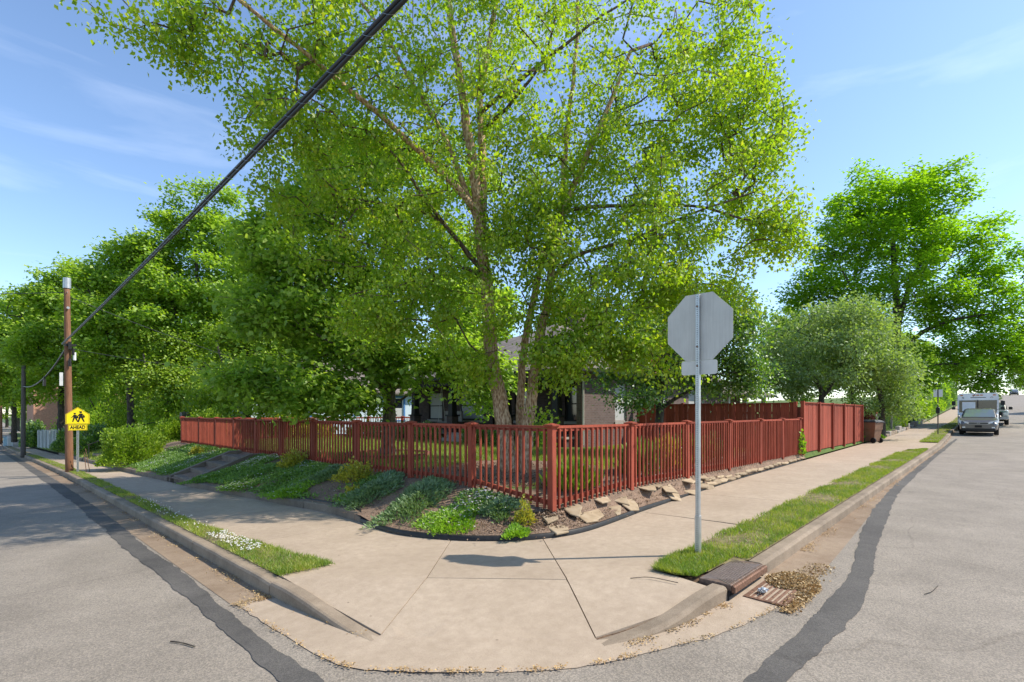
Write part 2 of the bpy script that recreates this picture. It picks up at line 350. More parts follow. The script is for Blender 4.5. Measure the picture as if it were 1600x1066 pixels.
def tread():
    m, n, p = new_mat('tread_plate_iron'); P = pos(n, (38, 38, 38))
    c = node(n, 'ShaderNodeTexChecker'); c.inputs['Scale'].default_value = 1.0; c.inputs['Color1'].default_value = (1, 1, 1, 1); c.inputs['Color2'].default_value = (0, 0, 0, 1)
    n.links.new(P, c.inputs['Vector']); f = noise(n, pos(n), 22, 5)
    n.links.new(ramp(n, f, [(.3, (.10, .075, .06)), (.55, (.18, .125, .095)), (.75, (.27, .17, .11))]), p.inputs['Base Color'])
    p.inputs['Metallic'].default_value = .35; p.inputs['Roughness'].default_value = .6; bump(n, p, c.outputs['Color'], .9, .01); return m
M['tread'] = tread()

# ------------------------------------------------------------------ mesh helpers
ORG = {}
def mesh_from(name, V, Fc, smooth=False):
    me = bpy.data.meshes.new(name)
    V = np.asarray(V, dtype=np.float32)
    if isinstance(Fc, np.ndarray):
        k = Fc.shape[1]; me.vertices.add(len(V)); me.vertices.foreach_set('co', V.ravel())
        me.loops.add(Fc.size); me.loops.foreach_set('vertex_index', Fc.astype(np.int32).ravel())
        me.polygons.add(len(Fc)); me.polygons.foreach_set('loop_start', np.arange(0, Fc.size, k, dtype=np.int32))
        me.polygons.foreach_set('loop_total', np.full(len(Fc), k, dtype=np.int32))
        me.update(calc_edges=True)
    else:
        me.from_pydata([tuple(map(float, v)) for v in V], [], [tuple(f) for f in Fc]); me.update()
    if smooth: me.polygons.foreach_set('use_smooth', np.ones(len(me.polygons), dtype=bool))
    return me
def put(name, me, mat, parent=None, loc=(0, 0, 0), rot=None, scale=None):
    o = bpy.data.objects.new(name, me); COL.objects.link(o)
    if mat is not None and len(me.materials) == 0: me.materials.append(mat)
    o.location = loc
    if rot is not None: o.rotation_euler = rot
    if scale is not None: o.scale = scale
    if parent is not None: o.parent = parent
    return o
def tag(o, label=None, cat=None, group=None, kind=None):
    if label: o['label'] = label
    if cat: o['category'] = cat
    if group: o['group'] = group
    if kind: o['kind'] = kind
    return o
def thing(name, label, cat, loc=(0, 0, 0), rz=0, group=None):
    o = bpy.data.objects.new(name, None); COL.objects.link(o); o.location = loc; o.rotation_euler = (0, 0, rz); o.empty_display_size = .2
    ORG[o.name] = np.array(loc, dtype=float)
    return tag(o, label, cat, group)
def org(parent):
    p = parent
    while p is not None:
        if p.name in ORG: return ORG[p.name]
        p = p.parent
    return np.zeros(3)
class MB:
    def __init__(s): s.v = []; s.f = []
    def add(s, V, Fc):
        o = len(s.v); s.v.extend([tuple(map(float, v)) for v in V]); s.f.extend([tuple(int(i)+o for i in f) for f in Fc]); return s
    def box(s, x0, x1, y0, y1, z0, z1):
        V = [(x0, y0, z0), (x1, y0, z0), (x1, y1, z0), (x0, y1, z0), (x0, y0, z1), (x1, y0, z1), (x1, y1, z1), (x0, y1, z1)]
        return s.add(V, [(0, 3, 2, 1), (4, 5, 6, 7), (0, 1, 5, 4), (1, 2, 6, 5), (2, 3, 7, 6), (3, 0, 4, 7)])
    def cbox(s, x0, x1, y0, y1, z0, z1, b=.01):
        """box with chamfered vertical edges and top"""
        def ring(z, i): return [(x0+b+i, y0+i, z), (x1-b-i, y0+i, z), (x1-i, y0+b+i, z), (x1-i, y1-b-i, z), (x1-b-i, y1-i, z), (x0+b+i, y1-i, z), (x0+i, y1-b-i, z), (x0+i, y0+b+i, z)]
        V = ring(z0, 0)+ring(z1-b, 0)+ring(z1, b*.8)
        Fc = [tuple(range(7, -1, -1)), tuple(range(16, 24))]
        for r in (0, 8):
            for i in range(8): Fc.append((r+i, r+(i+1) % 8, r+8+(i+1) % 8, r+8+i))
        return s.add(V, Fc)
    def frustum(s, cx, cy, z0, z1, a0, a1, b0=None, b1=None):
        b0 = a0 if b0 is None else b0; b1 = a1 if b1 is None else b1
        V = [(cx-a0, cy-b0, z0), (cx+a0, cy-b0, z0), (cx+a0, cy+b0, z0), (cx-a0, cy+b0, z0), (cx-a1, cy-b1, z1), (cx+a1, cy-b1, z1), (cx+a1, cy+b1, z1), (cx-a1, cy+b1, z1)]
        return s.add(V, [(0, 3, 2, 1), (4, 5, 6, 7), (0, 1, 5, 4), (1, 2, 6, 5), (2, 3, 7, 6), (3, 0, 4, 7)])
    def tube(s, pts, r, k=8, cap=True):
        pts = np.asarray(pts, float); n = len(pts); r = np.broadcast_to(np.asarray(r, float), (n,))
        V, Fc = tube_arrays(pts, r, k); Fc = [tuple(f) for f in Fc]
        if cap: Fc += [tuple(range(k-1, -1, -1)), tuple(range((n-1)*k, n*k))]
        return s.add(V, Fc)
    def prism(s, poly, ax, d0, d1):
        """extrude a 2D polygon; ax='x','y','z' is the extrusion axis"""
        def P(a, b, d): return {'x': (d, a, b), 'y': (a, d, b), 'z': (a, b, d)}[ax]
        n = len(poly); V = [P(a, b, d0) for a, b in poly]+[P(a, b, d1) for a, b in poly]
        Fc = [tuple(range(n-1, -1, -1)), tuple(range(n, 2*n))]+[(i, (i+1) % n, n+(i+1) % n, n+i) for i in range(n)]
        return s.add(V, Fc)
    def mesh(s, name, o=(0, 0, 0), smooth=False):
        me = mesh_from(name, np.asarray(s.v)-np.asarray(o), s.f, smooth)
        bm = bmesh.new(); bm.from_mesh(me); bmesh.ops.recalc_face_normals(bm, faces=bm.faces); bm.to_mesh(me); bm.free(); return me
    def build(s, name, mat, parent=None, smooth=False):
        return put(name, s.mesh(name, org(parent), smooth), mat, parent)
    def local(s, name, mat, parent=None, smooth=False):
        return put(name, s.mesh(name, (0, 0, 0), smooth), mat, parent)
def tube_arrays(pts, r, k):
    n = len(pts); t = np.gradient(pts, axis=0); t /= np.linalg.norm(t, axis=1, keepdims=True)+1e-9
    ref = np.array([1., 0, 0]) if abs(t[0][0]) < .8 else np.array([0, 1., 0])
    a = np.cross(t, ref); a /= np.linalg.norm(a, axis=1, keepdims=True)+1e-9; b = np.cross(t, a)
    an = np.arange(k)*2*np.pi/k
    V = pts[:, None, :]+r[:, None, None]*(np.cos(an)[None, :, None]*a[:, None, :]+np.sin(an)[None, :, None]*b[:, None, :])
    i = np.arange(n-1)[:, None]*k; j = np.arange(k)[None, :]
    Fc = np.stack([i+j, i+(j+1) % k, i+k+(j+1) % k, i+k+j], -1).reshape(-1, 4)
    return V.reshape(-1, 3), Fc
def smooth_path(P, n=6):
    P = np.asarray(P, float); out = []
    for i in range(len(P)-1):
        p0 = P[max(i-1, 0)]; p1 = P[i]; p2 = P[i+1]; p3 = P[min(i+2, len(P)-1)]
        for t in np.arange(n)/n:
            out.append(.5*((2*p1)+(-p0+p2)*t+(2*p0-5*p1+4*p2-p3)*t*t+(-p0+3*p1-3*p2+p3)*t**3))
    out.append(P[-1]); return np.array(out)
def ruled(A, B, zf, nt=4, jit=0):
    """surface between two plan paths; zf(x,y,t) -> z"""
    A = np.asarray(A, float); B = np.asarray(B, float); n = len(A); t = np.linspace(0, 1, nt+1)
    XY = A[:, None, :2]*(1-t)[None, :, None]+B[:, None, :2]*t[None, :, None]
    T = np.broadcast_to(t, (n, nt+1)); Z = zf(XY[..., 0], XY[..., 1], T)
    V = np.concatenate([XY, np.asarray(Z)[..., None]], -1).reshape(-1, 3)
    i = np.arange(n-1)[:, None]*(nt+1); j = np.arange(nt)[None, :]
    Fc = np.stack([i+j, i+j+1, i+nt+1+j+1, i+nt+1+j], -1).reshape(-1, 4)
    return V, Fc
def up_fix(me):
    """make a sheet's normals look up"""
    bm = bmesh.new(); bm.from_mesh(me)
    bmesh.ops.recalc_face_normals(bm, faces=bm.faces)
    if sum(f.normal.z*f.calc_area() for f in bm.faces) < 0: bmesh.ops.reverse_faces(bm, faces=bm.faces)
    bm.to_mesh(me); bm.free()
def sheet(name, V, Fc, mat, parent=None, kind=None, smooth=True):
    me = mesh_from(name, V, Fc, smooth); up_fix(me); o = put(name, me, mat, parent)
    if kind: o['kind'] = kind
    return o
def clip_cell(poly, x0, x1, y0, y1):
    def clip(P, f, inter):
        out = []
        for i in range(len(P)):
            a, b = P[i-1], P[i]; fa, fb = f(a), f(b)
            if fb:
                if not fa: out.append(inter(a, b))
                out.append(b)
            elif fa: out.append(inter(a, b))
        return out
    def ix(X): return lambda a, b: (X, a[1]+(b[1]-a[1])*(X-a[0])/(b[0]-a[0]))
    def iy(Y): return lambda a, b: (a[0]+(b[0]-a[0])*(Y-a[1])/(b[1]-a[1]), Y)
    P = poly
    for f, i in ((lambda p: p[0] >= x0, ix(x0)), (lambda p: p[0] <= x1, ix(x1)), (lambda p: p[1] >= y0, iy(y0)), (lambda p: p[1] <= y1, iy(y1))):
        if not P: return []
        P = clip(P, f, i)
    return P
def slab_mesh(name, poly, zf, cell=.35, thick=.1):
    P = [tuple(map(float, p)) for p in poly]; xs = [p[0] for p in P]; ys = [p[1] for p in P]
    V = []; idx = {}; Fc = []
    def vid(x, y, z):
        k = (round(x, 4), round(y, 4), round(z, 4))
        if k not in idx: idx[k] = len(V); V.append((x, y, z))
        return idx[k]
    gx = np.arange(math.floor(min(xs)/cell), math.ceil(max(xs)/cell))*cell; gy = np.arange(math.floor(min(ys)/cell), math.ceil(max(ys)/cell))*cell
    for x in gx:
        for y in gy:
            q = clip_cell(P, x, x+cell, y, y+cell)
            ids = []
            for a in q:
                i = vid(a[0], a[1], float(zf(a[0], a[1])))
                if i not in ids: ids.append(i)
            if len(ids) >= 3: Fc.append(ids)
    # side walls
    n = len(P)
    for i in range(n):
        a = np.array(P[i]); b = np.array(P[(i+1) % n]); m = max(1, int(np.linalg.norm(b-a)/cell))
        for j in range(m):
            p = a+(b-a)*j/m; q = a+(b-a)*(j+1)/m
            zp = float(zf(*p)); zq = float(zf(*q))
            o = len(V); V += [(p[0], p[1], zp), (q[0], q[1], zq), (q[0], q[1], zq-thick), (p[0], p[1], zp-thick)]; Fc.append((o, o+1, o+2, o+3))
    me = mesh_from(name, V, Fc); bm = bmesh.new(); bm.from_mesh(me)
    for f in bm.faces:
        if f.normal.z < -.3: f.normal_flip()
    bm.to_mesh(me); bm.free(); return me
def shrink(poly, d=.008):
    P = np.asarray(poly, float); n = len(P); out = []
    area = .5*sum(P[i-1][0]*P[i][1]-P[i][0]*P[i-1][1] for i in range(n)); sg = 1 if area > 0 else -1
    for i in range(n):
        a = P[i]-P[i-1]; b = P[(i+1) % n]-P[i]
        na = np.array([-a[1], a[0]])/(np.linalg.norm(a)+1e-9)*sg; nb = np.array([-b[1], b[0]])/(np.linalg.norm(b)+1e-9)*sg
        m = na+nb; m /= max(.6, np.linalg.norm(m)); out.append(P[i]+m*d)
    return out
def copy_tree(o, parent=None):
    c = o.copy(); COL.objects.link(c)
    if parent is not None: c.parent = parent; c.matrix_parent_inverse = o.matrix_parent_inverse.copy()
    for ch in o.children: copy_tree(ch, c)
    return c
# leaves, blades
def leaf_mesh(name, Pts, D, U, L, Wd, fold=.25, six=False):
    """Pts base (n,3); D tip direction; U approx normal; L length; Wd half-width"""
    D = D/(np.linalg.norm(D, axis=1, keepdims=True)+1e-9); S = np.cross(D, U); S /= np.linalg.norm(S, axis=1, keepdims=True)+1e-9; N = np.cross(S, D)
    L = np.asarray(L).reshape(-1, 1); Wd = np.asarray(Wd).reshape(-1, 1); n = len(Pts)
    if six:
        a = Pts; b = Pts+D*L*.32+S*Wd*.95+N*Wd*fold; c = Pts+D*L*.72+S*Wd*.55+N*Wd*fold; d = Pts+D*L; e = Pts+D*L*.72-S*Wd*.55+N*Wd*fold; f = Pts+D*L*.32-S*Wd*.95+N*Wd*fold
        V = np.stack([a, b, c, d, e, f], 1).reshape(-1, 3); i = np.arange(n)[:, None]*6
        return mesh_from(name, V, np.concatenate([i+np.array([[0, 1, 2, 3]]), i+np.array([[0, 3, 4, 5]])], 0))
    a = Pts; b = Pts+D*L*.42+S*Wd+N*Wd*fold; c = Pts+D*L; d = Pts+D*L*.42-S*Wd+N*Wd*fold
    V = np.stack([a, b, c, d], 1).reshape(-1, 3); i = np.arange(n)[:, None]*4
    return mesh_from(name, V, np.concatenate([i+np.array([[0, 1, 2]]), i+np.array([[0, 2, 3]])], 0))
def rand_unit(n, rng): v = rng.normal(size=(n, 3)); return v/np.linalg.norm(v, axis=1, keepdims=True)
def blades(name, Pts, h, wd, rng, lean=.5):
    n = len(Pts); a = rng.uniform(0, 2*np.pi, n); H = h*rng.uniform(.5, 1.25, n); ln = rng.uniform(0, lean, n)*H; la = rng.uniform(0, 2*np.pi, n)
    s = np.stack([np.cos(a)*wd, np.sin(a)*wd, np.zeros(n)], 1)
    tip = Pts+np.stack([np.cos(la)*ln, np.sin(la)*ln, H], 1)
    V = np.stack([Pts-s, Pts+s, tip], 1).reshape(-1, 3); i = np.arange(n)[:, None]*3
    return mesh_from(name, V, i+np.array([[0, 1, 2]]))
# ================================================================== GROUND
def grid(name, xs, ys, zf, mat, kind='structure', parent=None):
    X, Y = np.meshgrid(xs, ys, indexing='ij'); V = np.stack([X, Y, zf(X, Y)], -1).reshape(-1, 3); ny = len(ys)
    i = np.arange(len(xs)-1)[:, None]*ny; j = np.arange(ny-1)[None, :]
    return sheet(name, V, np.stack([i+j, i+ny+j, i+ny+j+1, i+j+1], -1).reshape(-1, 4), mat, parent, kind)
gl = np.concatenate([np.linspace(-900, -60, 12), np.linspace(-50, 260, 63), np.linspace(280, 1500, 14)])
grid('ground', gl, gl, lambda X, Y: gz(X, Y)-.55-.004*np.maximum(0, np.hypot(X, Y)-400), M['farground'])
# two streets meeting at the corner: one asphalt sheet
xs = np.concatenate([np.linspace(-8.5, 4.6, 14), np.linspace(5, 60, 30), np.linspace(65, 330, 40)])
ys = np.concatenate([np.linspace(-8.5, 4.6, 14), np.linspace(5, 75, 34), np.linspace(80, 330, 30)])
X, Y = np.meshgrid(xs, ys, indexing='ij'); V = np.stack([X, Y, rz(X, Y)], -1).reshape(-1, 3); ny = len(ys); Fc = []
for i in range(len(xs)-1):
    for j in range(ny-1):
        if xs[i] < 4.6 or ys[j] < 4.6: Fc.append((i*ny+j, (i+1)*ny+j, (i+1)*ny+j+1, i*ny+j+1))
sheet('road', V, Fc, M['asphalt'], None, 'structure')
# grassy verges on the opposite sides, out of the picture
for nm, A, B in (('far_verge', [(-8.5, y) for y in np.linspace(-8.5, 300, 60)], [(-16, y) for y in np.linspace(-16, 300, 60)]),
                 ('far_verge', [(x, -8.5) for x in np.linspace(-8.5, 300, 60)], [(x, -16) for x in np.linspace(-16, 300, 60)])):
    sheet(nm, *ruled(A, B, lambda x, y, t: gz(x, y)-.02*t, 3), M['turf'], None, 'structure')

# ---- ragged tar strips on the asphalt
def ragged(P, amp, step=.05, rng=RNG):
    P = np.asarray(P, float); d = np.concatenate([[0], np.cumsum(np.linalg.norm(np.diff(P, axis=0), axis=1))]); s = np.arange(0, d[-1], step)
    Q = np.stack([np.interp(s, d, P[:, 0]), np.interp(s, d, P[:, 1])], 1)
    n = rng.normal(size=len(s)); k = np.convolve(n, np.ones(5)/5, 'same'); k2 = np.convolve(rng.normal(size=len(s)), np.ones(40)/40, 'same')
    T = np.gradient(Q, axis=0); T /= np.linalg.norm(T, axis=1, keepdims=True)+1e-9
    return Q+np.stack([-T[:, 1], T[:, 0]], 1)*(amp*(n*.35+k)+amp*5*k2)[:, None]
def strip(name, inner, outer, mat, lift, amp=.012, parent=None, kind='structure', step=.05):
    A = ragged(smooth_path(inner, 8), amp, step); B = ragged(smooth_path(outer, 8), amp, step); n = min(len(A), len(B))
    A = A[np.linspace(0, len(A)-1, n).astype(int)]; B = B[np.linspace(0, len(B)-1, n).astype(int)]
    return sheet(name, *ruled(A, B, lambda x, y, t: rz(x, y)+lift, 1), mat, parent, kind)
def dr(P): return [(x-float(drift(y)), y) for x, y in P]
strip('tar_strip', dr([(1.72, 75), (1.72, 40), (1.70, 22), (1.69, 10.8), (1.66, 6.8), (1.59, 4.6), (1.62, 3.34), (1.7, 2.2), (1.8, .6)]),
      dr([(1.42, 75), (1.42, 40), (1.42, 18), (1.43, 9.7), (1.46, 6.5), (1.43, 4.4), (1.41, 3.58), (1.42, 2.2), (1.45, .5)]), M['tar'], .006)
strip('tar_strip', [(2.7, .6), (3.1, 1.15), (3.6, 1.27), (4.79, 1.24), (6.73, 1.22), (8.2, 1.38), (9.8, 1.57), (12.5, 1.74), (16.3, 1.84), (24, 1.88), (36, 1.86), (39, 1.84)],
      [(2.9, .5), (3.4, .98), (3.81, 1.05), (5.32, .96), (6.9, 1.02), (8.6, 1.2), (10.6, 1.38), (13, 1.55), (16.5, 1.66), (24, 1.7), (36, 1.72), (39, 1.74)], M['tar'], .006)
# ---- concrete gutter pans and the apron at the ramp
gy = np.concatenate([np.linspace(5.5, 40, 50), np.linspace(42, 110, 20)])
gut = sheet('gutter', *ruled([(xk(y)+.03, y) for y in gy], [(1.70-drift(y), y) for y in gy], lambda x, y, t: rz(x, y)+.012-.008*t, 2), M['gutter'], None, 'structure')
gxp = np.linspace(6.2, 60, 70)
gin = lerp_tab([(6.2, 1.46), (8, 1.52), (12, 1.70), (16, 1.84), (30, 1.86), (46, 2.2), (400, 2.2)])
sheet('gutter', *ruled([(x, yk(x)+.03) for x in gxp], [(x, gin(x)) for x in gxp], lambda x, y, t: rz(x, y)+.012-.008*t, 2), M['gutter'], None, 'structure')
A_ = np.array((2.30, 3.75)); B_ = np.array((3.24, 4.38)); E_ = np.array((4.17, 3.23)); G_ = np.array((3.47, 2.39)); C_ = np.array((4.50, 5.52)); F_ = np.array((5.36, 4.57))
apron_in = smooth_path([(2.10, 5.5), (2.12, 4.6), (2.25, 3.79), (2.66, 3.30), (3.16, 2.72), (3.47, 2.34), (4.2, 2.03), (5.1, 1.955), (6.2, 1.955)], 8)
apron_out = smooth_path([(1.74, 5.5), (1.75, 4.6), (1.82, 3.55), (2.12, 3.05), (2.5, 2.65), (2.99, 2.23), (3.73, 1.9), (4.6, 1.62), (6.2, 1.46)], 8)
def apz(x, y, t): return np.maximum(rz(x, y)+.006, rz(x, y)+.020-.014*t)
apron = sheet('apron', *ruled(apron_in, ragged_o := apron_out+RNG.normal(size=apron_out.shape)*.006, apz, 4), M['concrete'], None, 'structure')
# apron landing between ramp and gutter
def ramp_sheet():
    P = [A_+(-.14, -.03), A_, G_, G_+(-.07, -.15), (3.05, 2.62), (2.55, 3.2)]
    return slab_mesh('apron_landing', [tuple(p) for p in P], lambda x, y: float(max(swz(x, y), rz(x, y)+.021)), .3, .05)

# ---- pavement: every slab its own mesh over a dirt bed
def sidez(x, y):
    d = .758*x+.652*y; return np.where(d < 4.16, rz(x, y)+.008, swz(x, y))
pav = grid('pavement', np.array([0, .01]), np.array([0, .01]), lambda X, Y: X*0-1.2, M['dirt'])   # replaced below by the bedding sheet
bpy.data.objects.remove(pav, do_unlink=True)
py_ = np.concatenate([np.linspace(3.6, 40, 90), np.linspace(42, 130, 30)])
def leftedge(y): return np.where(y < 5.6, 2.2+.0*y, 2.2-drift(y))
bed = []
V1, F1 = ruled([(float(leftedge(y)), y) for y in py_], [(float(xw(max(y, 5)))+.05, y) for y in py_], lambda x, y, t: swz(x, y)-.022, 5)
px_ = np.concatenate([np.linspace(3.3, 40, 90), np.linspace(42, 200, 30)])
V2, F2 = ruled([(x, 2.1+float(_yd(x))) for x in px_], [(x, float(ye(max(x, 6.3)))+.06) for x in px_], lambda x, y, t: swz(x, y)-.022-.003, 6)
pav = sheet('pavement', np.concatenate([V1, V2]), np.concatenate([F1, F2+len(V1)]), M['dirt'], None, 'structure')
slabs = []
# corner pieces (joints as in the photograph)
bede = smooth_path([(4.30, 7.6), (4.22, 6.44), (4.50, 5.52), (4.90, 4.95), (5.36, 4.57), (6.14, 4.36), (7.9, 4.5)], 6)
def between(P, a, b):
    P = np.asarray(P); i = int(np.argmin(((P-a)**2).sum(1))); j = int(np.argmin(((P-b)**2).sum(1)))
    return [tuple(p) for p in (P[i:j+1] if i <= j else P[j:i+1][::-1])]
slabs.append([(2.22, 5.72), (2.24, 4.7), tuple(A_), tuple(B_)]+between(bede, C_, (4.30, 7.6))+[(float(xi(7.6)), 7.6), (2.68, 6.7), (2.77, 5.82)])
slabs.append([tuple(B_), tuple(E_)]+between(bede, F_, C_))
slabs.append([tuple(A_), (2.165, 3.715), (2.55, 3.2), (3.05, 2.62), (3.395, 2.25), tuple(G_), tuple(E_), tuple(B_)])
slabs.append([tuple(G_), (4.15, 2.17), (5.0, 2.08), (5.05, 2.60), (5.3, 2.72), (7.85, 2.78)]+between(bede, (7.9, 4.5), F_)+[tuple(E_)])
ylist = [7.6, 10.2, 12.6, 14.4, 16.1, 18.3, 20.6, 23, 25.4, 28, 31, 34, 38, 42, 47, 52, 58, 65, 73, 82, 92, 104, 118, 130]
for a, b in zip(ylist[:-1], ylist[1:]):
    yy = np.linspace(a, b, 5)
    slabs.append([(float(xi(y)), y) for y in yy]+[(float(xw(y)), y) for y in yy[::-1]])
xlist = [7.9, 10.4, 13.0, 15.7, 18.4, 21.1, 23.8, 26.6, 29.2, 31.6, 34.4, 37.2, 40, 43, 46, 50, 54, 58, 63, 69, 76, 84, 93, 103, 115, 130, 150, 175, 200]
for a, b in zip(xlist[:-1], xlist[1:]):
    xx = np.linspace(a, b, 5)
    slabs.append([(x, float(yi(x)) if not 26.5 < (a+b)/2 < 31.7 else float(yk(x))+.16) for x in xx]+[(x, float(ye(x))) for x in xx[::-1]])
for P in slabs:
    far = max(max(p) for p in P) > 45
    me = slab_mesh('slab', shrink(P, .007), sidez, .35 if not far else 2.0, .09); put('slab', me, M['concrete'], pav)
# ---- kerbs, cast in lengths with open joints
def kerb_len(path, hf, parent, name='kerb_length', w_=.15, mat='kerb', nrm=1):
    P = np.asarray(path, float); T = np.gradient(P, axis=0); T /= np.linalg.norm(T, axis=1, keepdims=True); Nn = np.stack([-T[:, 1], T[:, 0]], 1)*nrm
    V = []; k = 6
    for p, nn in zip(P, Nn):
        zt = hf(p[0], p[1]); zb = float(gz(p[0], p[1]))-.24
        q = lambda d, z: (p[0]+nn[0]*d, p[1]+nn[1]*d, z)
        jit = RNG.normal()*.002
        V += [q(-.012, zb), q(-.006+jit, max(zb, zt-.028)), q(.010+jit, zt-.008), q(.032, zt), q(w_, zt-.002), q(w_, zb)]
    n = len(P); Fc = [(i*k+j, i*k+j+1, (i+1)*k+j+1, (i+1)*k+j) for i in range(n-1) for j in range(k-1)]
    Fc += [tuple(range(k)), tuple(range((n-1)*k+k-1, (n-1)*k-1, -1))]
    me = mesh_from(name, V, Fc); bm = bmesh.new(); bm.from_mesh(me); bmesh.ops.recalc_face_normals(bm, faces=bm.faces); bm.to_mesh(me); bm.free()
    return put(name, me, M[mat], parent)
kb = put('kerb', mesh_from('kerb', [(2.2, 6, -.5), (2.2, 7, -.5), (2.25, 6.5, -.5)], [(0, 1, 2)]), M['kerb']); kb['kind'] = 'structure'
kh = lambda x, y: float(swz(x, y))+.004
yy = [5.52, 8.4, 11.6, 14.8, 18, 21.2, 24.4, 27.6, 31, 35, 40, 46, 53, 61, 70, 80, 95, 110]
for a, b in zip(yy[:-1], yy[1:]):
    s = np.linspace(a+.006, b-.006, 10); kerb_len([(float(xk(y)), y) for y in s], kh, kb, nrm=-1)
s = smooth_path([(2.15, 3.70), (2.10, 4.6), (2.06, 5.51)], 10); kerb_len(s, lambda x, y: float(gz(x, y))-.132+.136*float(ss(3.65, 5.35, y)), kb, w_=.14, nrm=-1)
s = smooth_path([(3.40, 2.235), (4.1, 2.02), (5.06, 1.94)], 10); kerb_len(s, lambda x, y: float(gz(x, y))-.132+.136*float(ss(3.35, 4.9, x)), kb, w_=.14)
xx = [6.08, 9.1, 12.2, 15.4, 18.6, 21.8, 25, 28.4, 32, 36, 40, 44, 49, 55, 62, 70, 80, 92, 106, 122, 140, 165, 190]
for a, b in zip(xx[:-1], xx[1:]):
    s = np.linspace(a+.006, b-.006, 10); kerb_len([(x, float(yk(x))) for x in s], kh, kb)

# ---- verges: soil sheets with grass blades
def verge(A, B, name='verge'):
    return sheet(name, *ruled(A, B, lambda x, y, t: gz(x, y)+.007+.025*np.sin(np.pi*t), 4), M['turf'], None, 'structure')
vl = np.concatenate([np.linspace(5.72, 40, 80), np.linspace(42, 110, 20)])
verge([(2.205-float(drift(y)), y) for y in vl], [(float(xi(max(y, 5.8)))+.03+.02*math.sin(y*5)*math.sin(y*2.3), y-.05*(y < 5.75)) for y in vl])
vr = np.linspace(5.02, 26.5, 60)
def vri(x): return float(np.interp(x, [5.0, 5.3, 6, 24.5, 26.5], [2.62, 2.74, 2.76, 2.76, 2.25]))
def vro(x): return 2.085 if x > 6.1 else float(np.interp(x, [5, 5.1, 6.08, 6.1], [2.5, 2.26, 2.24, 2.085]))
verge([(x, vro(x)) for x in vr], [(x, vri(x)+.03+.02*math.sin(x*5)) for x in vr])
vr2 = np.concatenate([np.linspace(31.7, 60, 50), np.linspace(62, 190, 30)])
verge([(x, float(yk(x))+.155) for x in vr2], [(x, float(yi(x))) for x in vr2])
def pts_in(n, ufn, zf, rng):
    u = rng.random(n); v = rng.random(n); xy = ufn(u, v); z = zf(xy[:, 0], xy[:, 1]); return np.column_stack([xy, z])
rg = np.random.default_rng(3)
def dens(P, rng, sc=.9, thr=-.15):
    f = np.sin(P[:, 0]*3.1*sc+1.3*np.sin(P[:, 1]*2.3*sc))+np.sin(P[:, 1]*4.3*sc+1.7*np.sin(P[:, 0]*1.9))+rng.normal(size=len(P))*.8
    return P[f > thr*2]
def lv(u, v):
    y = 5.67+(u**1.8)*40+.05*np.random.default_rng(1).normal(size=len(u))*(u < .1); x0 = 2.19-drift(y); x1 = np.array([float(xi(max(t, 5.8))) for t in y])+.02+.03*np.sin(y*7)*np.sin(y*2.7); return np.column_stack([x0+(x1-x0)*v, y])
def rv(u, v):
    x = 5.02+(u**1.5)*21.6; a = np.array([vro(t) for t in x]); b = np.array([vri(t) for t in x])+.05+.035*np.sin(x*6)*np.sin(x*2.3); return np.column_stack([x, a+(b-a)*v])
def rv2(u, v):
    x = 31.7+(u**1.5)*40; a = yk(x)+.15; b = yi(x)+.05; return np.column_stack([x, a+(b-a)*v])
for nm, fn, n, lab, hh in (('verge_grass', lv, 34000, 'short green grass strip between the left kerb and pavement', .05),
                       ('verge_grass', rv, 52000, 'bright green grass strip between the right kerb and pavement', .055),
                       ('verge_grass', rv2, 14000, 'patchy yellow green grass beside the parked car', .08)):
    P = pts_in(n, fn, lambda x, y: gz(x, y)+.018, rg); P = dens(P, rg, thr=-.32)
    d = np.hypot(P[:, 0], P[:, 1]); b = blades(nm, P, hh, .005, rg, 1.2)
    # widen blades with distance so that they stay visible
    tag(put(nm, b, M['grass']), lab, 'grass', kind='stuff')
# dry leaves gathered in gutters and joints
def scatter(name, P, size, mat, lab, cat, rng, flat=.35, asp=.45):
    n = len(P); D = rand_unit(n, rng); D[:, 2] *= flat; U = rand_unit(n, rng)*.45+np.array([0, 0, 1]); L = size*rng.uniform(.5, 1.4, n)
    return tag(put(name, leaf_mesh(name, P, D, U, L, L*asp, .3), M[mat]), lab, cat, kind='stuff')
Q = []
n = 4200; y = 5.4+rg.random(n)**1.6*34; x = xk(y)-.02-np.abs(rg.normal(size=n))*.08; k = np.sin(y*2.1)+np.sin(y*5.7+1)+rg.normal(size=n)*.7 > .1; Q.append(np.column_stack([x, y, rz(x, y)+.022])[k])
n = 2600; x = 7.5+rg.random(n)**1.5*24; y = yk(x)-.02-np.abs(rg.normal(size=n))*.07; k = np.sin(x*1.7)+np.sin(x*4.9+2)+rg.normal(size=n)*.7 > .4; Q.append(np.column_stack([x, y, rz(x, y)+.022])[k])
for path, n, sp in ((apron_out, 1500, .02), ([(2.1, 5.45), (2.14, 4.6), (2.2, 3.9)], 420, .03), ([(3.55, 2.12), (4.2, 1.97), (5.0, 1.90)], 620, .03), ([(2.02, 5.46), (1.74, 5.5)], 420, .04)):
    pth = smooth_path(np.asarray(path), 8) if len(path) < 20 else np.asarray(path); t = rg.random(n)*(len(pth)-1.001); i = t.astype(int); f = (t-i)[:, None]; p = pth[i]*(1-f)+pth[i+1]*f+rg.normal(size=(n, 2))*sp
    k = np.sin(t*.9)+np.sin(t*2.3)+rg.normal(size=n)*.6 > -.1; p = p[k]
    Q.append(np.column_stack([p, rz(p[:, 0], p[:, 1])+.024]))
Q = np.concatenate(Q); scatter('leaf_litter', Q, .017, 'dryleaf', 'dry tan leaf litter lying along gutters and the apron edge', 'leaves', rg)
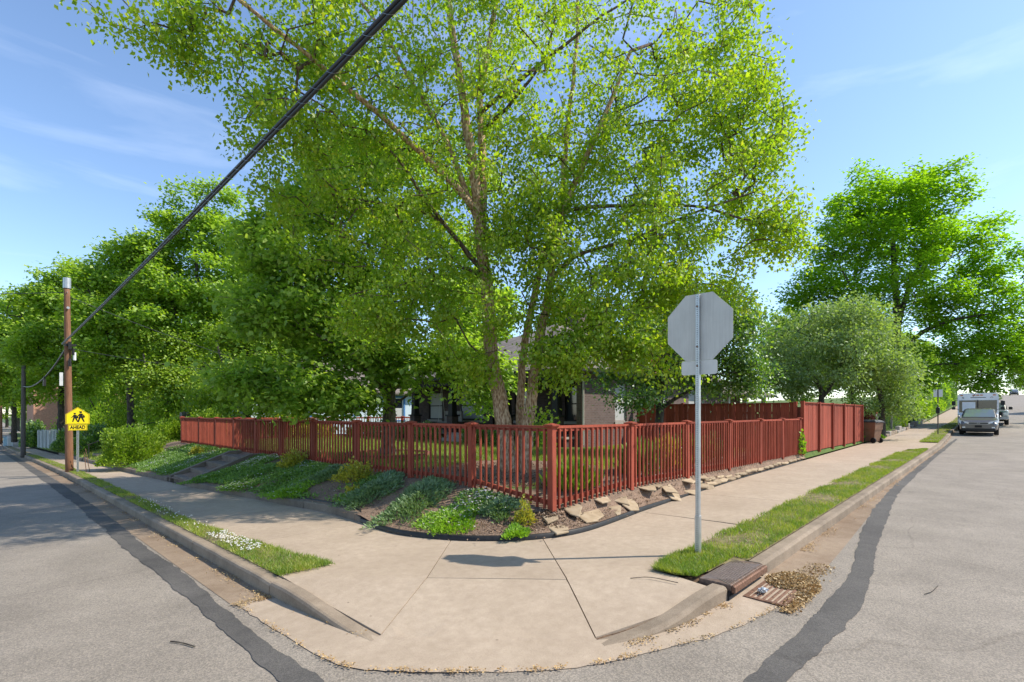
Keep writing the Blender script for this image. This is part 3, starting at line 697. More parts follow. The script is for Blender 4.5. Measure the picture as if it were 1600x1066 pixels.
for P0, P1 in ((A_, B_), (B_, C_), (E_, F_), (E_, G_), (B_, E_), ((2.26, 5.5), A_), (G_, (4.9, 2.1))):
    pass
# a few single curled dry leaves and twigs
for k, (px, py, lab) in enumerate(((690, 870, 0), (880, 880, 0))): pass
# ================================================================== YARD
edge_l = [(float(xw(y))+.0, y) for y in np.concatenate([np.linspace(130, 42, 25), np.linspace(40, 7.7, 110)])]
edge_c = [tuple(p) for p in smooth_path([(4.32, 7.6), (4.23, 6.44), (4.50, 5.53), (4.90, 4.96), (5.36, 4.58), (6.14, 4.37), (7.9, 4.51)], 8)]
edge_r = [(x, float(ye(x))+.01) for x in np.concatenate([np.linspace(8.1, 60, 150), np.linspace(62, 200, 30)])]
EDGE = np.array(edge_l+edge_c+edge_r)
def partner(p):
    x, y = p
    if y > 7.55: return (FXL, y)
    if x > 7.85: return (x, FYR)
    ang = math.atan2(y-4.3, 7.95-x)      # fan round the corner post
    if y-4.93 > 6-x+0: 
        return (FXL, max(4.93, 4.93+(y-5.6)*1.36)) if y > 5.6 else (FXL, FYR)
    return (min(7.9, max(6, 6+(x-6.0)*1.0)), FYR) if x > 6 else (FXL, FYR)
PART = np.array([partner(p) for p in EDGE])
bank_n = RNG.normal(size=40)
def lump(x, y): return .018*np.sin(x*5.3+1.1*np.sin(y*3))+.016*np.sin(y*4.1+x*2.7)+.010*np.sin(x*11+y*9)
def bankz_parts(e, f):
    left = e[1] > 7.2 or e[0] < 4.6
    z0 = float(gz(e[0], e[1]))+(.125 if e[1] > 7.9 else .045+.08*float(ss(6.9, 7.9, e[1]))); z1 = fencez(f[0], f[1]); return z0, z1
Z01 = np.array([bankz_parts(e, f) for e, f in zip(EDGE, PART)]); 
NTB = 14
def bank_sheet():
    t = np.linspace(0, 1, NTB+1); V = []
    for e, f, (z0, z1) in zip(EDGE, PART, Z01):
        for tt in t:
            x = e[0]*(1-tt)+f[0]*tt; y = e[1]*(1-tt)+f[1]*tt; s = .55*tt+.45*(tt*tt*(3-2*tt)) if e[0] < 5.2 else tt**(1+.7*float(ss(5.2, 6.2, e[0]))); V.append((x, y, z0+(z1-z0)*s+lump(x, y)*math.sin(math.pi*tt)))
    n = len(EDGE); i = np.arange(n-1)[:, None]*(NTB+1); j = np.arange(NTB)[None, :]
    Fc = np.stack([i+j, i+j+1, i+NTB+1+j+1, i+NTB+1+j], -1).reshape(-1, 4); return np.array(V), Fc
bV, bF = bank_sheet()
mulch = sheet('planting_bank', bV, bF, M['yard'], None, 'structure')
_bt = bV[:, :2]
# raster of the bank height for quick look-ups
RC = .08; RX0, RY0 = 2.0, 4.0; RN = (int(66/RC), int(64/RC)); _rs = np.zeros(RN); _rc = np.zeros(RN)
_q = bV[bF]; 
for u_ in (np.arange(10)+.5)/10:
    for v_ in (np.arange(8)+.5)/8:
        p_ = (_q[:, 0]*(1-u_)*(1-v_)+_q[:, 1]*u_*(1-v_)+_q[:, 2]*u_*v_+_q[:, 3]*(1-u_)*v_)
        i_ = ((p_[:, 0]-RX0)/RC).astype(int); j_ = ((p_[:, 1]-RY0)/RC).astype(int); ok_ = (i_ >= 0) & (j_ >= 0) & (i_ < RN[0]) & (j_ < RN[1])
        np.add.at(_rs, (i_[ok_], j_[ok_]), p_[ok_, 2]); np.add.at(_rc, (i_[ok_], j_[ok_]), 1)
_rs = np.where(_rc > 0, _rs/np.maximum(_rc, 1), np.nan)
for _k in range(8):      # grow into empty cells
    for ax_ in (0, 1):
        for d_ in (1, -1):
            r_ = np.roll(_rs, d_, ax_); _rs = np.where(np.isnan(_rs), r_, _rs)
_rs = np.nan_to_num(_rs, nan=.3)
def bza(x, y):
    i_ = np.clip(((np.asarray(x)-RX0)/RC).astype(int), 0, RN[0]-1); j_ = np.clip(((np.asarray(y)-RY0)/RC).astype(int), 0, RN[1]-1); return _rs[i_, j_]
def bz(x, y): return float(bza(np.array([x]), np.array([y]))[0])
def bzv(P): return bza(P[:, 0], P[:, 1])
xs = np.concatenate([np.linspace(6, 20, 57), np.linspace(20.5, 60, 50), np.linspace(63, 200, 25)]); ys = np.concatenate([np.linspace(4.93, 30, 90), np.linspace(31, 130, 50)])
grid('yard', xs, ys, lambda X, Y: yardz(X, Y)+lump(X*.5, Y*.5)*np.minimum(1, np.minimum(X-6, Y-4.93)), M['yard'])
# lawn blades inside the fence
rg = np.random.default_rng(5); n = 110000
x = 6.6+rg.random(n)*12.5; y = 6.0+rg.random(n)*19.5; m = (np.hypot(x-8.3, y-7.9) > 2.2+.4*np.sin(x*3)*np.sin(y*4)) & ~((x > 14.2) & (y > 10.6)) & (np.minimum(x-6.6, y-6.1)+.35*np.sin(x*2.2+y*1.7) > .2)
P = np.column_stack([x, y, yardz(x, y)+.0])[m]; tag(put('lawn_grass', blades('lawn_grass', P, .10, .011, rg, .7), M['grass']), 'green lawn growing inside the red picket fence', 'grass', kind='stuff')
n = 26000; y = 27.5+rg.random(n)**1.3*30; t = rg.random(n); x = xw(y)+.1+(8-xw(y))*t
P = np.column_stack([x, y, np.where(x < 6, bza(x, y), yardz(x, y))]); tag(put('bank_grass', blades('bank_grass', P, .10, .014, rg, .7), M['grass']), 'grassy bank beyond the end of the red fence', 'grass', kind='stuff')
# mulch chips near the corner
n = 15000; i = rg.integers(0, len(bV), n*3); P = bV[i]+rg.normal(size=(n*3, 3))*np.array([.07, .07, 0]); k = (P[:, 1] < 17) & (P[:, 0] < 14) & (P[:, 0] < 5.98+50*(P[:, 1] < 4.9)) 
P = P[k][:n]; ok = np.array([((EDGE-p[:2])**2).sum(1).min() for p in P]) > .012; P = P[ok]; P[:, 2] = bzv(P)+.006
scatter('mulch_chips', P, .035, 'chip', 'brown bark mulch chips covering the corner planting bed', 'mulch', rg, .5, .25)
n = 5000; a = rg.random(n)*6.28; r = np.sqrt(rg.random(n))*2.4; x = 8.3+np.cos(a)*r; y = 7.9+np.sin(a)*r; k = (x > 6.1) & (y > 5.05); P = np.column_stack([x, y, yardz(x, y)+.012])[k]
scatter('mulch_chips', P, .05, 'chip', 'brown mulch around the foot of the birch', 'mulch', rg, .5, .3)

# ---- low concrete wall along the left pavement, in cast lengths, open at the steps
wl = thing('low_wall', 'low weathered concrete edging wall along the left pavement', 'wall', (4.2, 9, -.2))
def wall_len(y0, y1, h0=.14, h1=.14):
    s = np.linspace(y0, y1, max(3, int((y1-y0)/.4))); V = []; k = 5
    for q, y in enumerate(s):
        x = float(xw(y)); h = h0+(h1-h0)*q/(len(s)-1); z = float(gz(x, y)); j = RNG.normal()*.003
        V += [(x-.01+j, y, z-.1), (x-.005+j, y, z+h-.015), (x+.012, y, z+h), (x+.12, y, z+h), (x+.12, y, z-.1)]
    n = len(s); Fc = [(i*k+j, i*k+j+1, (i+1)*k+j+1, (i+1)*k+j) for i in range(n-1) for j in range(k-1)]+[tuple(range(k)), tuple(range(n*k-1, n*k-k-1, -1))]
    b = MB(); b.add(V, Fc); b.build('wall_length', M['wallc'], wl)
ST0, ST1 = 16.55, 18.15      # steps between these
wall_len(7.45, 7.9, .01, .13); 
for a, b in ((7.91, 9.9), (9.915, 11.9), (11.915, 13.9), (13.915, ST0-.22), (ST1+.22, 20.6), (20.62, 23), (23.02, 25.5), (25.52, 28), (28.02, 31), (31.02, 32.9), (34.3, 38), (38.02, 44)): wall_len(a, b)
# ---- black plastic edging round the bed
ep = np.array([p for p in EDGE if (p[1] < 10.5 and p[0] < 19.5)])
V = []; hh = .085
for p in ep:
    z = float(swz(p[0], p[1])); inn = np.array([6.6, 6.2])-p; inn /= np.linalg.norm(inn)
    if p[1] > 7.9: z += .10; q = p+np.array([.14, 0])
    else: q = p
    h = hh if p[0] < 8.5 else max(.035, hh-.02*(p[0]-8.5)); z -= .02
    for d, zz in ((-.006, 0), (-.012, h), (.012, h+.012), (.02, h), (.02, 0)): V.append((q[0]+inn[0]*d, q[1]+inn[1]*d, z+zz))
k = 5; n = len(ep); b = MB(); b.add(V, [(i*k+j, i*k+j+1, (i+1)*k+j+1, (i+1)*k+j) for i in range(n-1) for j in range(k-1)])
tag(b.local('garden_edging', M['black'], None, True), 'black plastic edging strip curving round the corner planting bed', 'edging')

# ---- concrete steps up the bank
st = thing('concrete_steps', 'short flight of old concrete steps with sloping cheek walls in the bank', 'steps', (4, 17.3, -.35))
x0 = 3.92; zb = float(gz(x0, 17.3)); nst = 4; rise = (.36-zb)/nst; run = .44
for i in range(nst):
    b = MB(); b.cbox(x0+i*run+.02, x0+(i+1)*run+.3 if i < nst-1 else 6.0-.3, ST0+.004, ST1-.004, zb-.1+i*rise*.9, zb+(i+1)*rise, .012); b.build('tread', M['wallc'], st)
for ya, yb in ((ST0-.2, ST0), (ST1, ST1+.2)):
    b = MB(); b.prism([(x0-.06, zb-.1), (x0-.06, zb+.16), (x0+1.62, zb+nst*rise+.10), (x0+1.95, zb+nst*rise+.10), (x0+1.95, zb-.1)], 'y', ya, yb); b.build('cheek_wall', M['wallc'], st)

# ================================================================== FENCES
def post_mesh(h, a=.052):
    b = MB(); b.cbox(-a, a, -a, a, 0, h, .006); return b.mesh('post')
def cap_mesh(a=.052):
    b = MB(); b.frustum(0, 0, -.035, 0, a+.006, a+.034); b.box(-a-.04, a+.04, -a-.04, a+.04, .0, .022); b.frustum(0, 0, .022, .045, a+.03, .012); return b.mesh('cap')
def bar_mesh(nm, sx, sy, sz, ch=.003):
    b = MB(); b.cbox(-sx/2, sx/2, -sy/2, sy/2, 0, sz, ch); return b.mesh(nm)
PK = bar_mesh('picket', .036, .036, 1.0); CAPM = cap_mesh(); POSTM = {}
for me in (PK, CAPM): me.materials.append(M['red'])
def picket_fence(name, label, p0, axis, posts, zf, top=1.56, spacing=.142, side=1, step=1, group=None):
    """axis: 0 runs along x, 1 along y; posts: running coordinates; side: street side offset sign"""
    t = thing(name, label, 'fence', (p0[0], p0[1], zf(posts[0])), group=group); o = ORG[t.name]
    W = lambda s, off=0: (s, p0[1]+off) if axis == 0 else (p0[0]+off, s)
    for i, s in enumerate(posts):
        z = zf(s)-.04; h = top-.045-z
        b = MB(); b.cbox(-.052, .052, -.052, .052, 0, h, .006); me = b.mesh('post'); me.materials.append(M['red'])
        x, y = W(s); tl = (random.uniform(-.008, .008), random.uniform(-.008, .008), 0)
        if i == 3 and axis == 0: tl = (0, .022, 0)
        po = put('post', me, None, t, (x-o[0], y-o[1], z-o[2]), tl); put('cap', CAPM, None, po, (0, 0, h))
    for a, b_ in zip(posts[:-1], posts[1:]):
        ln = b_-a-.106; mid = (a+b_)/2; za, zb2 = zf(a), zf(b_)
        for nm, zt, hh, wd in (('top_rail', top-.085, .04, .07), ('upper_rail', top-.128, .042, .035), ('bottom_rail', None, .075, .035)):
            z0 = (zt if zt else za+.075)+random.uniform(-.004, .004); z1 = (zt if zt else zb2+.075)+random.uniform(-.004, .004)
            b = MB(); A = W(a+.053); B = W(b_-.053); V = []
            off = (0, 0) 
            for (q, zz) in ((A, z0), (B, z1)):
                for du, dz in ((-wd/2, 0), (wd/2, 0), (wd/2, hh), (-wd/2, hh)):
                    V.append((q[0]+(du if axis == 1 else 0), q[1]+(du if axis == 0 else 0), zz+dz))
            b.add(V, [(0, 1, 2, 3), (7, 6, 5, 4), (0, 4, 5, 1), (1, 5, 6, 2), (2, 6, 7, 3), (3, 7, 4, 0)]); b.build(nm, M['red'], t)
        m = max(2, int(round(ln/spacing))); 
        for k in range(m):
            s = a+.053+(k+.5)*ln/m+random.uniform(-.004, .004); f = (s-a)/(b_-a); z = za*(1-f)+zb2*f+.012+random.uniform(-.008, .008)
            x, y = W(s, side*.037); put('picket', PK, None, t, (x-o[0], y-o[1], z-o[2]), (random.uniform(-.006, .006), random.uniform(-.006, .006), random.uniform(-.03, .03)), (1, 1, top-.092-z))
    return t
lp = [4.93, 6.78, 8.65, 10.81, 13.09, 15.19, 17.2, 19.2, 21.3, 23.4, 26.1]
picket_fence('picket_fence', 'red painted picket fence along the left street, above the planted bank', (FXL, 4.93), 1, lp, lambda s: fencez(FXL, s), side=-1)
rp = [6.0, 8.28, 10.63, 12.99, 15.31, 17.38, 19.3]
t = picket_fence('picket_fence', 'sunlit red picket fence along the right street, beside the flagstones', (6.0, FYR), 0, rp[0:1]+rp[1:], lambda s: fencez(s, FYR), side=-1)
for ch in list(t.children):       # the shared corner post belongs to the first fence
    if ch.name.startswith('post') and abs(ch.location.x) < .01:
        for c in list(ch.children): bpy.data.objects.remove(c, do_unlink=True)
        bpy.data.objects.remove(ch, do_unlink=True); break
picket_fence('picket_fence', 'red picket fence across the far end of the yard, before the pale blue house', (6.0, 26.1), 0, [6.0, 8.3, 10.6, 12.9, 15.2, 17.5, 19.8], lambda s: .40, top=1.52, spacing=.16, side=-1)
for ch in list(bpy.data.objects):
    pass
# tall board fence
def board_fence(name, label, p0, axis, posts, zf, top, side):
    t = thing(name, label, 'fence', (p0[0], p0[1], zf(posts[0]))); o = ORG[t.name]
    W = lambda s, off=0: (s, p0[1]+off) if axis == 0 else (p0[0]+off, s)
    bm_ = bar_mesh('board', .134 if axis == 0 else .018, .018 if axis == 0 else .134, 1.0, .003); bm_.materials.append(M['red'])
    pm = bar_mesh('post', .11, .11, 1.0, .005); pm.materials.append(M['red'])
    for s in posts:
        x, y = W(s, side*.03); put('post', pm, None, t, (x-o[0], y-o[1], zf(s)-.05-o[2]), None, (1, 1, top+.035-zf(s)+.05))
    for a, b_ in zip(posts[:-1], posts[1:]):
        ln = b_-a-.11; m = int(ln/.14); 
        for k in range(m):
            s = a+.055+(k+.5)*ln/m; x, y = W(s, random.uniform(-.003, .003)); z = zf(s)+.03
            put('board', bm_, None, t, (x-o[0], y-o[1], z-o[2]), (random.uniform(-.004, .004), random.uniform(-.004, .004), 0), ((ln/m-.006)/.134 if axis == 0 else 1, (ln/m-.006)/.134 if axis == 1 else 1, top-.03-z))
        A = W(a+.056); B = W(b_-.056); b = MB()
        if axis == 0: b.box(A[0], B[0], p0[1]-.06, p0[1]+.06, top-.03, top+.005)
        else: b.box(p0[0]-.06, p0[0]+.06, A[1], B[1], top-.03, top+.005)
        b.build('cap_board', M['red'], t)
        b = MB()
        for zc in (.35, 1.0, 1.55):
            pass
        if axis == 0: b.box(A[0], B[0], p0[1]+.012, p0[1]+.05, top-.40, top-.31)
        else: b.box(p0[0]-.05*side*-1 if side > 0 else p0[0]+.012, p0[0]+.05, A[1], B[1], top-.40, top-.31)
        b.build('rail', M['red'], t)
    return t
board_fence('board_fence', 'tall solid red board fence facing the right street, before the brown bin', (19.5, FYR-.02), 0, [19.5, 21.7, 23.8, 25.9, 28.0, 30.0], lambda s: fencez(s, FYR), 2.09, -1)
board_fence('board_fence', 'tall shaded red board fence running back to the brick house', (19.5, FYR), 1, [5.1, 7.2, 9.2, 11.2], lambda s: .36, 2.07, -1)
board_fence('board_fence', 'short return of red board fence behind the two bins', (30.0, FYR), 1, [5.05, 6.9, 8.8], lambda s: .36, 2.02, 1)

# ---- flagstones laid between the right fence and the pavement
rs = random.Random(4)
def flagstone(cx, cy, rx, ry, rot, h=.04, tilt=0, kk=1.38):
    rx *= kk; ry *= kk; h *= .7
    n = rs.choice([5, 5, 6, 6, 7]); ph = rs.random()*6.28; P = []
    for i in range(n):
        a = ph+2*math.pi*(i+rs.uniform(-.3, .3))/n; k = rs.uniform(.8, 1.15); u = math.cos(a)*rx*k; v = math.sin(a)*ry*k
        P.append((u*math.cos(rot)-v*math.sin(rot), u*math.sin(rot)+v*math.cos(rot)))
    b = MB(); top = [(x*.93, y*.93) for x, y in P]; n = len(P)
    V = [(x, y, 0) for x, y in P]+[(x, y, h*.7) for x, y in P]+[(x, y, h) for x, y in top]
    Fc = [tuple(range(n-1, -1, -1)), tuple(range(2*n, 3*n))]
    for r in (0, n): Fc += [(r+i, r+(i+1) % n, r+n+(i+1) % n, r+n+i) for i in range(n)]
    b.add(V, Fc); z = bz(cx, cy)
    e = .12; nn = Vector((-(bz(cx+e, cy)-bz(cx-e, cy))/(2*e)*.45, -(bz(cx, cy+e)-bz(cx, cy-e))/(2*e)*.45, 1)).normalized(); q_ = Vector((0, 0, 1)).rotation_difference(nn).to_euler()
    put('flagstone', b.mesh('flagstone'), M['stone'], mulch, (cx, cy, z-.010), (q_.x+rs.uniform(-.03, .03), q_.y+rs.uniform(-.03, .03), q_.z))
def on_bank(px, py):
    z = .12
    for _ in range(12):
        D = (CAM_H-z)*FPX/(py-HOR); p_ = at(px, py, D); z = .5*z+.5*bz(p_[0], p_[1])
    return p_[0], p_[1], D
AXR = math.atan2(-FX, FY)       # plan angle of the picture's horizontal
for px, py, w_, h_ in ((858, 810, 34, 15), (870, 822, 34, 14), (892, 797, 34, 20), (915, 806, 40, 17), (927, 792, 30, 17), (938, 780, 38, 12), (957, 792, 32, 17), (966, 772, 36, 12), (982, 780, 30, 16), (1009, 768, 42, 14), (1022, 760, 26, 9), (1040, 757, 30, 11), (1050, 768, 32, 11), (1070, 753, 34, 9), (1078, 761, 26, 8), (1104, 753, 30, 8), (1092, 746, 30, 7)):
    cx, cy, D = on_bank(px, py); flagstone(cx, cy, w_*D/FPX*.52, h_*D*D/(FPX*1.6)*.46, AXR, .034, kk=1.0)
x = 11.0
while x < 19.3:
    w_ = rs.uniform(.17, .27); y0_ = float(ye(x)); gap = FYR-.03-y0_
    flagstone(x, y0_+gap*.30, w_*1.1, gap*.46, rs.uniform(-.12, .12), .05, kk=1.0); flagstone(x+rs.uniform(-.12, .16), y0_+gap*.76, w_*1.05, gap*.42, rs.uniform(-.12, .12), .05, kk=1.0)
    x += w_*1.9
# ================================================================== STREET FURNITURE
def text_mesh(txt, size, depth, bold=.0):
    c = bpy.data.curves.new('lettering', 'FONT'); c.body = txt; c.size = size; c.extrude = depth; c.align_x = 'CENTER'; c.align_y = 'CENTER'; c.offset = bold
    o = bpy.data.objects.new('lettering', c); COL.objects.link(o); dg = bpy.context.evaluated_depsgraph_get()
    me = bpy.data.meshes.new_from_object(o.evaluated_get(dg)); bpy.data.objects.remove(o, do_unlink=True); return me
# ---- stop sign seen from behind
sx, sy = 5.91, 2.60
sg = thing('stop_sign', 'octagonal traffic sign seen from its bare grey back, on a perforated steel post', 'sign', (sx, sy, float(gz(sx, sy))), -math.pi/2)
def hat_post(h, w_, dp, holes=True, hole_d=.011, pitch=.0254*1.5):
    """U-channel post, open side towards the viewer (-y)"""
    b = MB(); t = .004
    P = [(-w_/2, -dp*.15), (-w_*.28, -dp*.15), (-w_*.2, dp*.85), (w_*.2, dp*.85), (w_*.28, -dp*.15), (w_/2, -dp*.15), (w_/2, -dp*.15+t), (w_*.28+t, -dp*.15+t), (w_*.2+t, dp*.85+t), (-w_*.2-t, dp*.85+t), (-w_*.28-t, -dp*.15+t), (-w_/2, -dp*.15+t)]
    b.prism(P, 'z', -.1, h); return b
H = 3.13
b = MB(); b.cbox(-.024, .024, -.024, .024, -.2, H, .004); po = b.local('post', M['galv'], sg)
b = MB(); b.cbox(-.029, .029, -.029, .029, -.1, .48, .003); b.local('anchor_sleeve', M['greypole'] if False else M['galv'], po)
hb = MB()
for fx_, fy_, nx in ((-.0245, 0, 'x'), (0, -.0245, 'y')):
    z = .05
    while z < H-.03:
        zz = z; 
        if nx == 'y': P = [(math.cos(a)*.0055, math.sin(a)*.0055+zz) for a in np.arange(6)*math.pi/3]; hb.prism([(p[0]-.008*0, p[1]) for p in P], 'y', -.0300 if z < .48 else -.0252, -.020)
        else: P = [(math.cos(a)*.0055, math.sin(a)*.0055+zz) for a in np.arange(6)*math.pi/3]; hb.prism(P, 'x', -.0300 if z < .48 else -.0252, -.020)
        z += .0254
hb.local('post_holes', M['dark'], po)['kind'] = 'stuff'
R = .80/2/math.cos(math.pi/8); zc = 2.74
oct_ = [(math.cos(math.pi/8+i*math.pi/4)*R, zc+math.sin(math.pi/8+i*math.pi/4)*R) for i in range(8)]
b = MB(); b.prism(oct_, 'y', .026, .029); pl = b.local('sign_plate', M['galvsign'], sg)
b = MB(); b.prism([(x*.999, zc+(z-zc)*.999) for x, z in oct_], 'y', .0291, .0296); b.local('sign_face', simple('sign_red_face', (.45, .02, .02), .4), pl)
rr = []
for (cx, cz, a0) in ((.19, .055, 0), (-.19, .055, 90), (-.19, -.055, 180), (.19, -.055, 270)):
    for k in range(5): a = math.radians(a0+k*22.5); rr.append((cx+math.cos(a)*.03, 2.265+cz+math.sin(a)*.03))
b = MB(); b.prism([(x, z-.012) for x, z in rr], 'y', .0265, .029); b.local('supplementary_plate', simple('pale_plate', (.62, .61, .565), .6, 0, .08, 8), sg)
for z in (2.98, 2.5, 2.27):
    b = MB(); b.prism([(math.cos(a)*.011, z+math.sin(a)*.011) for a in np.arange(6)*math.pi/3], 'y', -.034, -.0245); b.local('bolt', M['rust'], po)

# ---- storm drain
dr_ = thing('storm_drain', 'rusty storm drain with chequered kerb plate and slotted gutter grate full of leaves', 'drain', (5.6, 1.9, -.03))
z0 = float(gz(5.6, 2))
b = MB(); b.cbox(5.09, 6.05, 1.905, 2.23, z0-.045, z0+.012, .006); kp = b.build('kerb_plate', M['tread'], dr_)
b = MB(); 
for sg_ in (-1, 1):
    for k in range(-12, 40):
        u0 = 5.11+k*.036; P_ = []
        a0, a1 = (1.925, 2.215); x_a, x_b = (u0, u0+sg_*.19)
        lo, hi = sorted((x_a, x_b))
        if lo < 5.10 or hi > 6.04: continue
        b.add([(x_a-.006, a0, z0+.0125), (x_a+.006, a0, z0+.0125), (x_b+.006, a1, z0+.0125), (x_b-.006, a1, z0+.0125), (x_a-.003, a0, z0+.0185), (x_a+.003, a0, z0+.0185), (x_b+.003, a1, z0+.0185), (x_b-.003, a1, z0+.0185)], [(4, 5, 6, 7), (0, 1, 5, 4), (1, 2, 6, 5), (2, 3, 7, 6), (3, 0, 4, 7)])
b.build('tread_ridges', simple('worn_iron_ridge', (.36, .27, .21), .5, .4, .2, 30), kp)['kind'] = 'stuff'
b = MB(); b.cbox(5.085, 6.055, 1.865, 1.906, z0-.062, z0+.008, .012); b.build('plate_lip', M['rust'], dr_)
b = MB(); b.box(5.07, 6.07, 2.10, 2.25, -.6, z0-.05); b.box(5.06, 5.085, 1.92, 2.2, -.6, z0-.047); b.box(6.055, 6.08, 1.92, 2.2, -.6, z0-.047); b.build('inlet_box', M['dark'], dr_)
b = MB(); gzz = ROAD+.028
b.box(5.28, 5.32, 1.46, 1.86, gzz-.05, gzz); b.box(6.06, 6.10, 1.46, 1.86, gzz-.05, gzz); b.box(5.32, 6.06, 1.46, 1.50, gzz-.05, gzz-.001); b.box(5.32, 6.06, 1.82, 1.86, gzz-.05, gzz-.001); b.build('grate_frame', M['rust'], dr_)
for k in range(6):
    y = 1.532+k*.052; b = MB(); b.cbox(5.322, 6.058, y-.013, y+.013, gzz-.05, gzz-.003, .004); b.build('grate_bar', M['rust'], dr_)
b = MB(); b.box(5.32, 6.06, 1.50, 1.82, gzz-.040, gzz-.03); b.build('sump', M['dark'], dr_)
rg = np.random.default_rng(21)
n = 8000; a = rg.random(n)*6.283; r = np.sqrt(rg.random(n)); P = np.column_stack([5.98+np.cos(a)*r*.42, 1.62+np.sin(a)*r*.27, np.zeros(n)]); 
mnd = np.clip(1-((P[:, 0]-6.15)/.38)**2-((P[:, 1]-1.66)/.24)**2, 0, 1)*.045
keep = (mnd > .004) | ((np.abs(P[:, 1]-1.42) < .05+rg.random(n)*.04) & (P[:, 0] > 5.2)); P = P[keep]; mnd = mnd[keep]; P[:, 2] = ROAD+.022+mnd*rg.random(len(P))**.4
n2 = 1500; P2 = np.column_stack([5.15+rg.random(n2)*.95, 1.42+rg.normal(size=n2)*.035, np.full(n2, ROAD+.022)]); n3 = 900; P3 = np.column_stack([6.3+rg.random(n3)*.75, 1.5+rg.normal(size=n3)*.07+.06, np.full(n3, ROAD+.02)])
scatter('leaf_pile', np.concatenate([P, P2, P3]), .022, 'dryleaf', 'heap of tan dead leaves on the storm drain grate', 'leaves', rg, .7)
# crumpled clear plastic caught on the grate
bm = bmesh.new(); bmesh.ops.create_icosphere(bm, subdivisions=3, radius=.055)
for v in bm.verts:
    k = .75+.5*math.sin(v.co.x*90)*math.sin(v.co.y*70+1)*math.sin(v.co.z*85)+random.uniform(-.1, .1); v.co *= k; v.co.x *= 1.15; v.co.z *= .6
me = bpy.data.meshes.new('plastic_cup'); bm.to_mesh(me); bm.free()
tag(put('plastic_cup', me, M['plastic'], None, (5.50, 1.74, gzz+.03), (0, .2, .6)), 'crumpled clear plastic cup lying on the drain grate', 'litter')
# twigs on the asphalt and pavement
def twig(P, r, lab):
    p0 = np.asarray(P[0]); b = MB(); b.tube(smooth_path(P, 4), r, 5); return tag(b.local('twig', M['darkbark'], None), lab, 'twig')
def rp(x, y, z=.012): return (x, y, float(rz(x, y))+z)
twig([rp(1.06, 4.98), rp(1.12, 4.87), rp(1.17, 4.71)], .006, 'bent dark twig lying on the left asphalt')
twig([(4.62, 2.75, .006), (4.75, 2.6, .02), (4.83, 2.33, .006)], .004, 'thin dark twig on the pavement near the sign post')
twig([rp(6.6, .55), rp(6.75, .5), rp(7.0, .47)], .004, 'small twig on the right asphalt')
dl = []
for (px_, py_, s) in ((5.0, 2.55, .05),): pass
# ---- utility poles
def utility_pole(name, label, x, y, r0, r1, h, mat, lean=(0, 0)):
    z = float(gz(x, y)); t = thing(name, label, 'utility pole', (x, y, z), group=None)
    s = np.linspace(-.3, h, 12); b = MB(); b.tube([(lean[0]*k, lean[1]*k, k) for k in s], [r0+(r1-r0)*max(0, k)/h for k in s], 14); b.local('shaft', mat, t, True); return t
up = utility_pole('utility_pole', 'brown timber utility pole beside the yellow school sign', 2.2, 25.9, .128, .092, 7.45, M['pole'], (-.010, .004))
def zrel(z): return z-float(gz(2.2, 25.9))
b = MB(); b.box(-.30, -.20, -.20, -.12, zrel(2.75), zrel(3.25)); b.local('terminal_box', simple('pale_box_grey', (.6, .6, .58), .5), up)
b = MB(); b.box(-.16, .18, -.17, -.11, zrel(4.28), zrel(4.36)); b.box(-.05, .05, -.22, -.11, zrel(4.15), zrel(4.45)); b.tube([(-.17, 0, zrel(4.32)), (.22, 0, zrel(4.36))], .03, 6); b.tube([(.1, -.14, zrel(3.95)), (.1, -.14, zrel(4.2))], .05, 8); b.tube([(0, -.17, zrel(3.5)), (0, -.17, zrel(3.8))], .045, 8); b.local('cable_bracket', M['black'], up)
b = MB(); b.tube([(.14, -.12, zrel(3.75)), (.14, -.12, zrel(4.05))], .05, 8); b.local('insulator', M['white'], up)
b = MB(); b.tube([(-.05, -.115, zrel(5.75)), (-.05, -.16, zrel(5.75))], .05, 8); b.tube([(-.07, .0, zrel(6.35)), (-.07, -.15, zrel(6.35))], .015, 6); b.local('bolt', M['galv'], up)
b = MB(); b.prism([(math.cos(a)*.122+.0-.066, math.sin(a)*.122+.03) for a in np.linspace(0, 2*math.pi, 12, endpoint=False)], 'z', zrel(6.52), zrel(6.92)); b.local('top_sheath', M['galv'], up)
gp = utility_pole('utility_pole', 'grey weathered utility pole farther down the left street', 2.0-float(drift(46.0)), 46.0, .13, .11, 5.9, M['greypole'], (.004, 0))
utility_pole('utility_pole', 'distant slim brown pole at the far left of the street', 2.0-float(drift(78.0)), 84, .13, .1, 8.5, M['pole'])
# cables: sagging from pole to pole, over the corner
def span(P, Q, sag, r, name, label, mat='cable', n=40, k=6):
    P = np.array(P, float); Q = np.array(Q, float); t = np.linspace(0, 1, n)[:, None]; L = P+(Q-P)*t; L[:, 2] -= 4*sag*(t*(1-t))[:, 0]
    b = MB(); b.tube(L, r, k); return tag(b.local(name, M[mat], None, True), label, 'cable')
cb = thing('cable_bundle', 'thick black overhead cable bundle crossing the sky above the corner', 'cable', (1.95, 3, 4.4))
P = np.array([1.98, 25.78, 4.34]); Q = np.array([1.90, -16., 4.95]); t = np.linspace(0, 1, 90)[:, None]; L = P+(Q-P)*t; L[:, 2] -= 4*.18*(t*(1-t))[:, 0]
for dx, dz, r in ((-.014, .008, .015), (.014, .012, .012), (.002, -.014, .017)):
    tw = np.column_stack([np.full(90, dx), np.zeros(90), np.full(90, dz)]); b = MB(); b.tube(L+tw, r, 7); b.build('strand', M['cable'], cb, True)
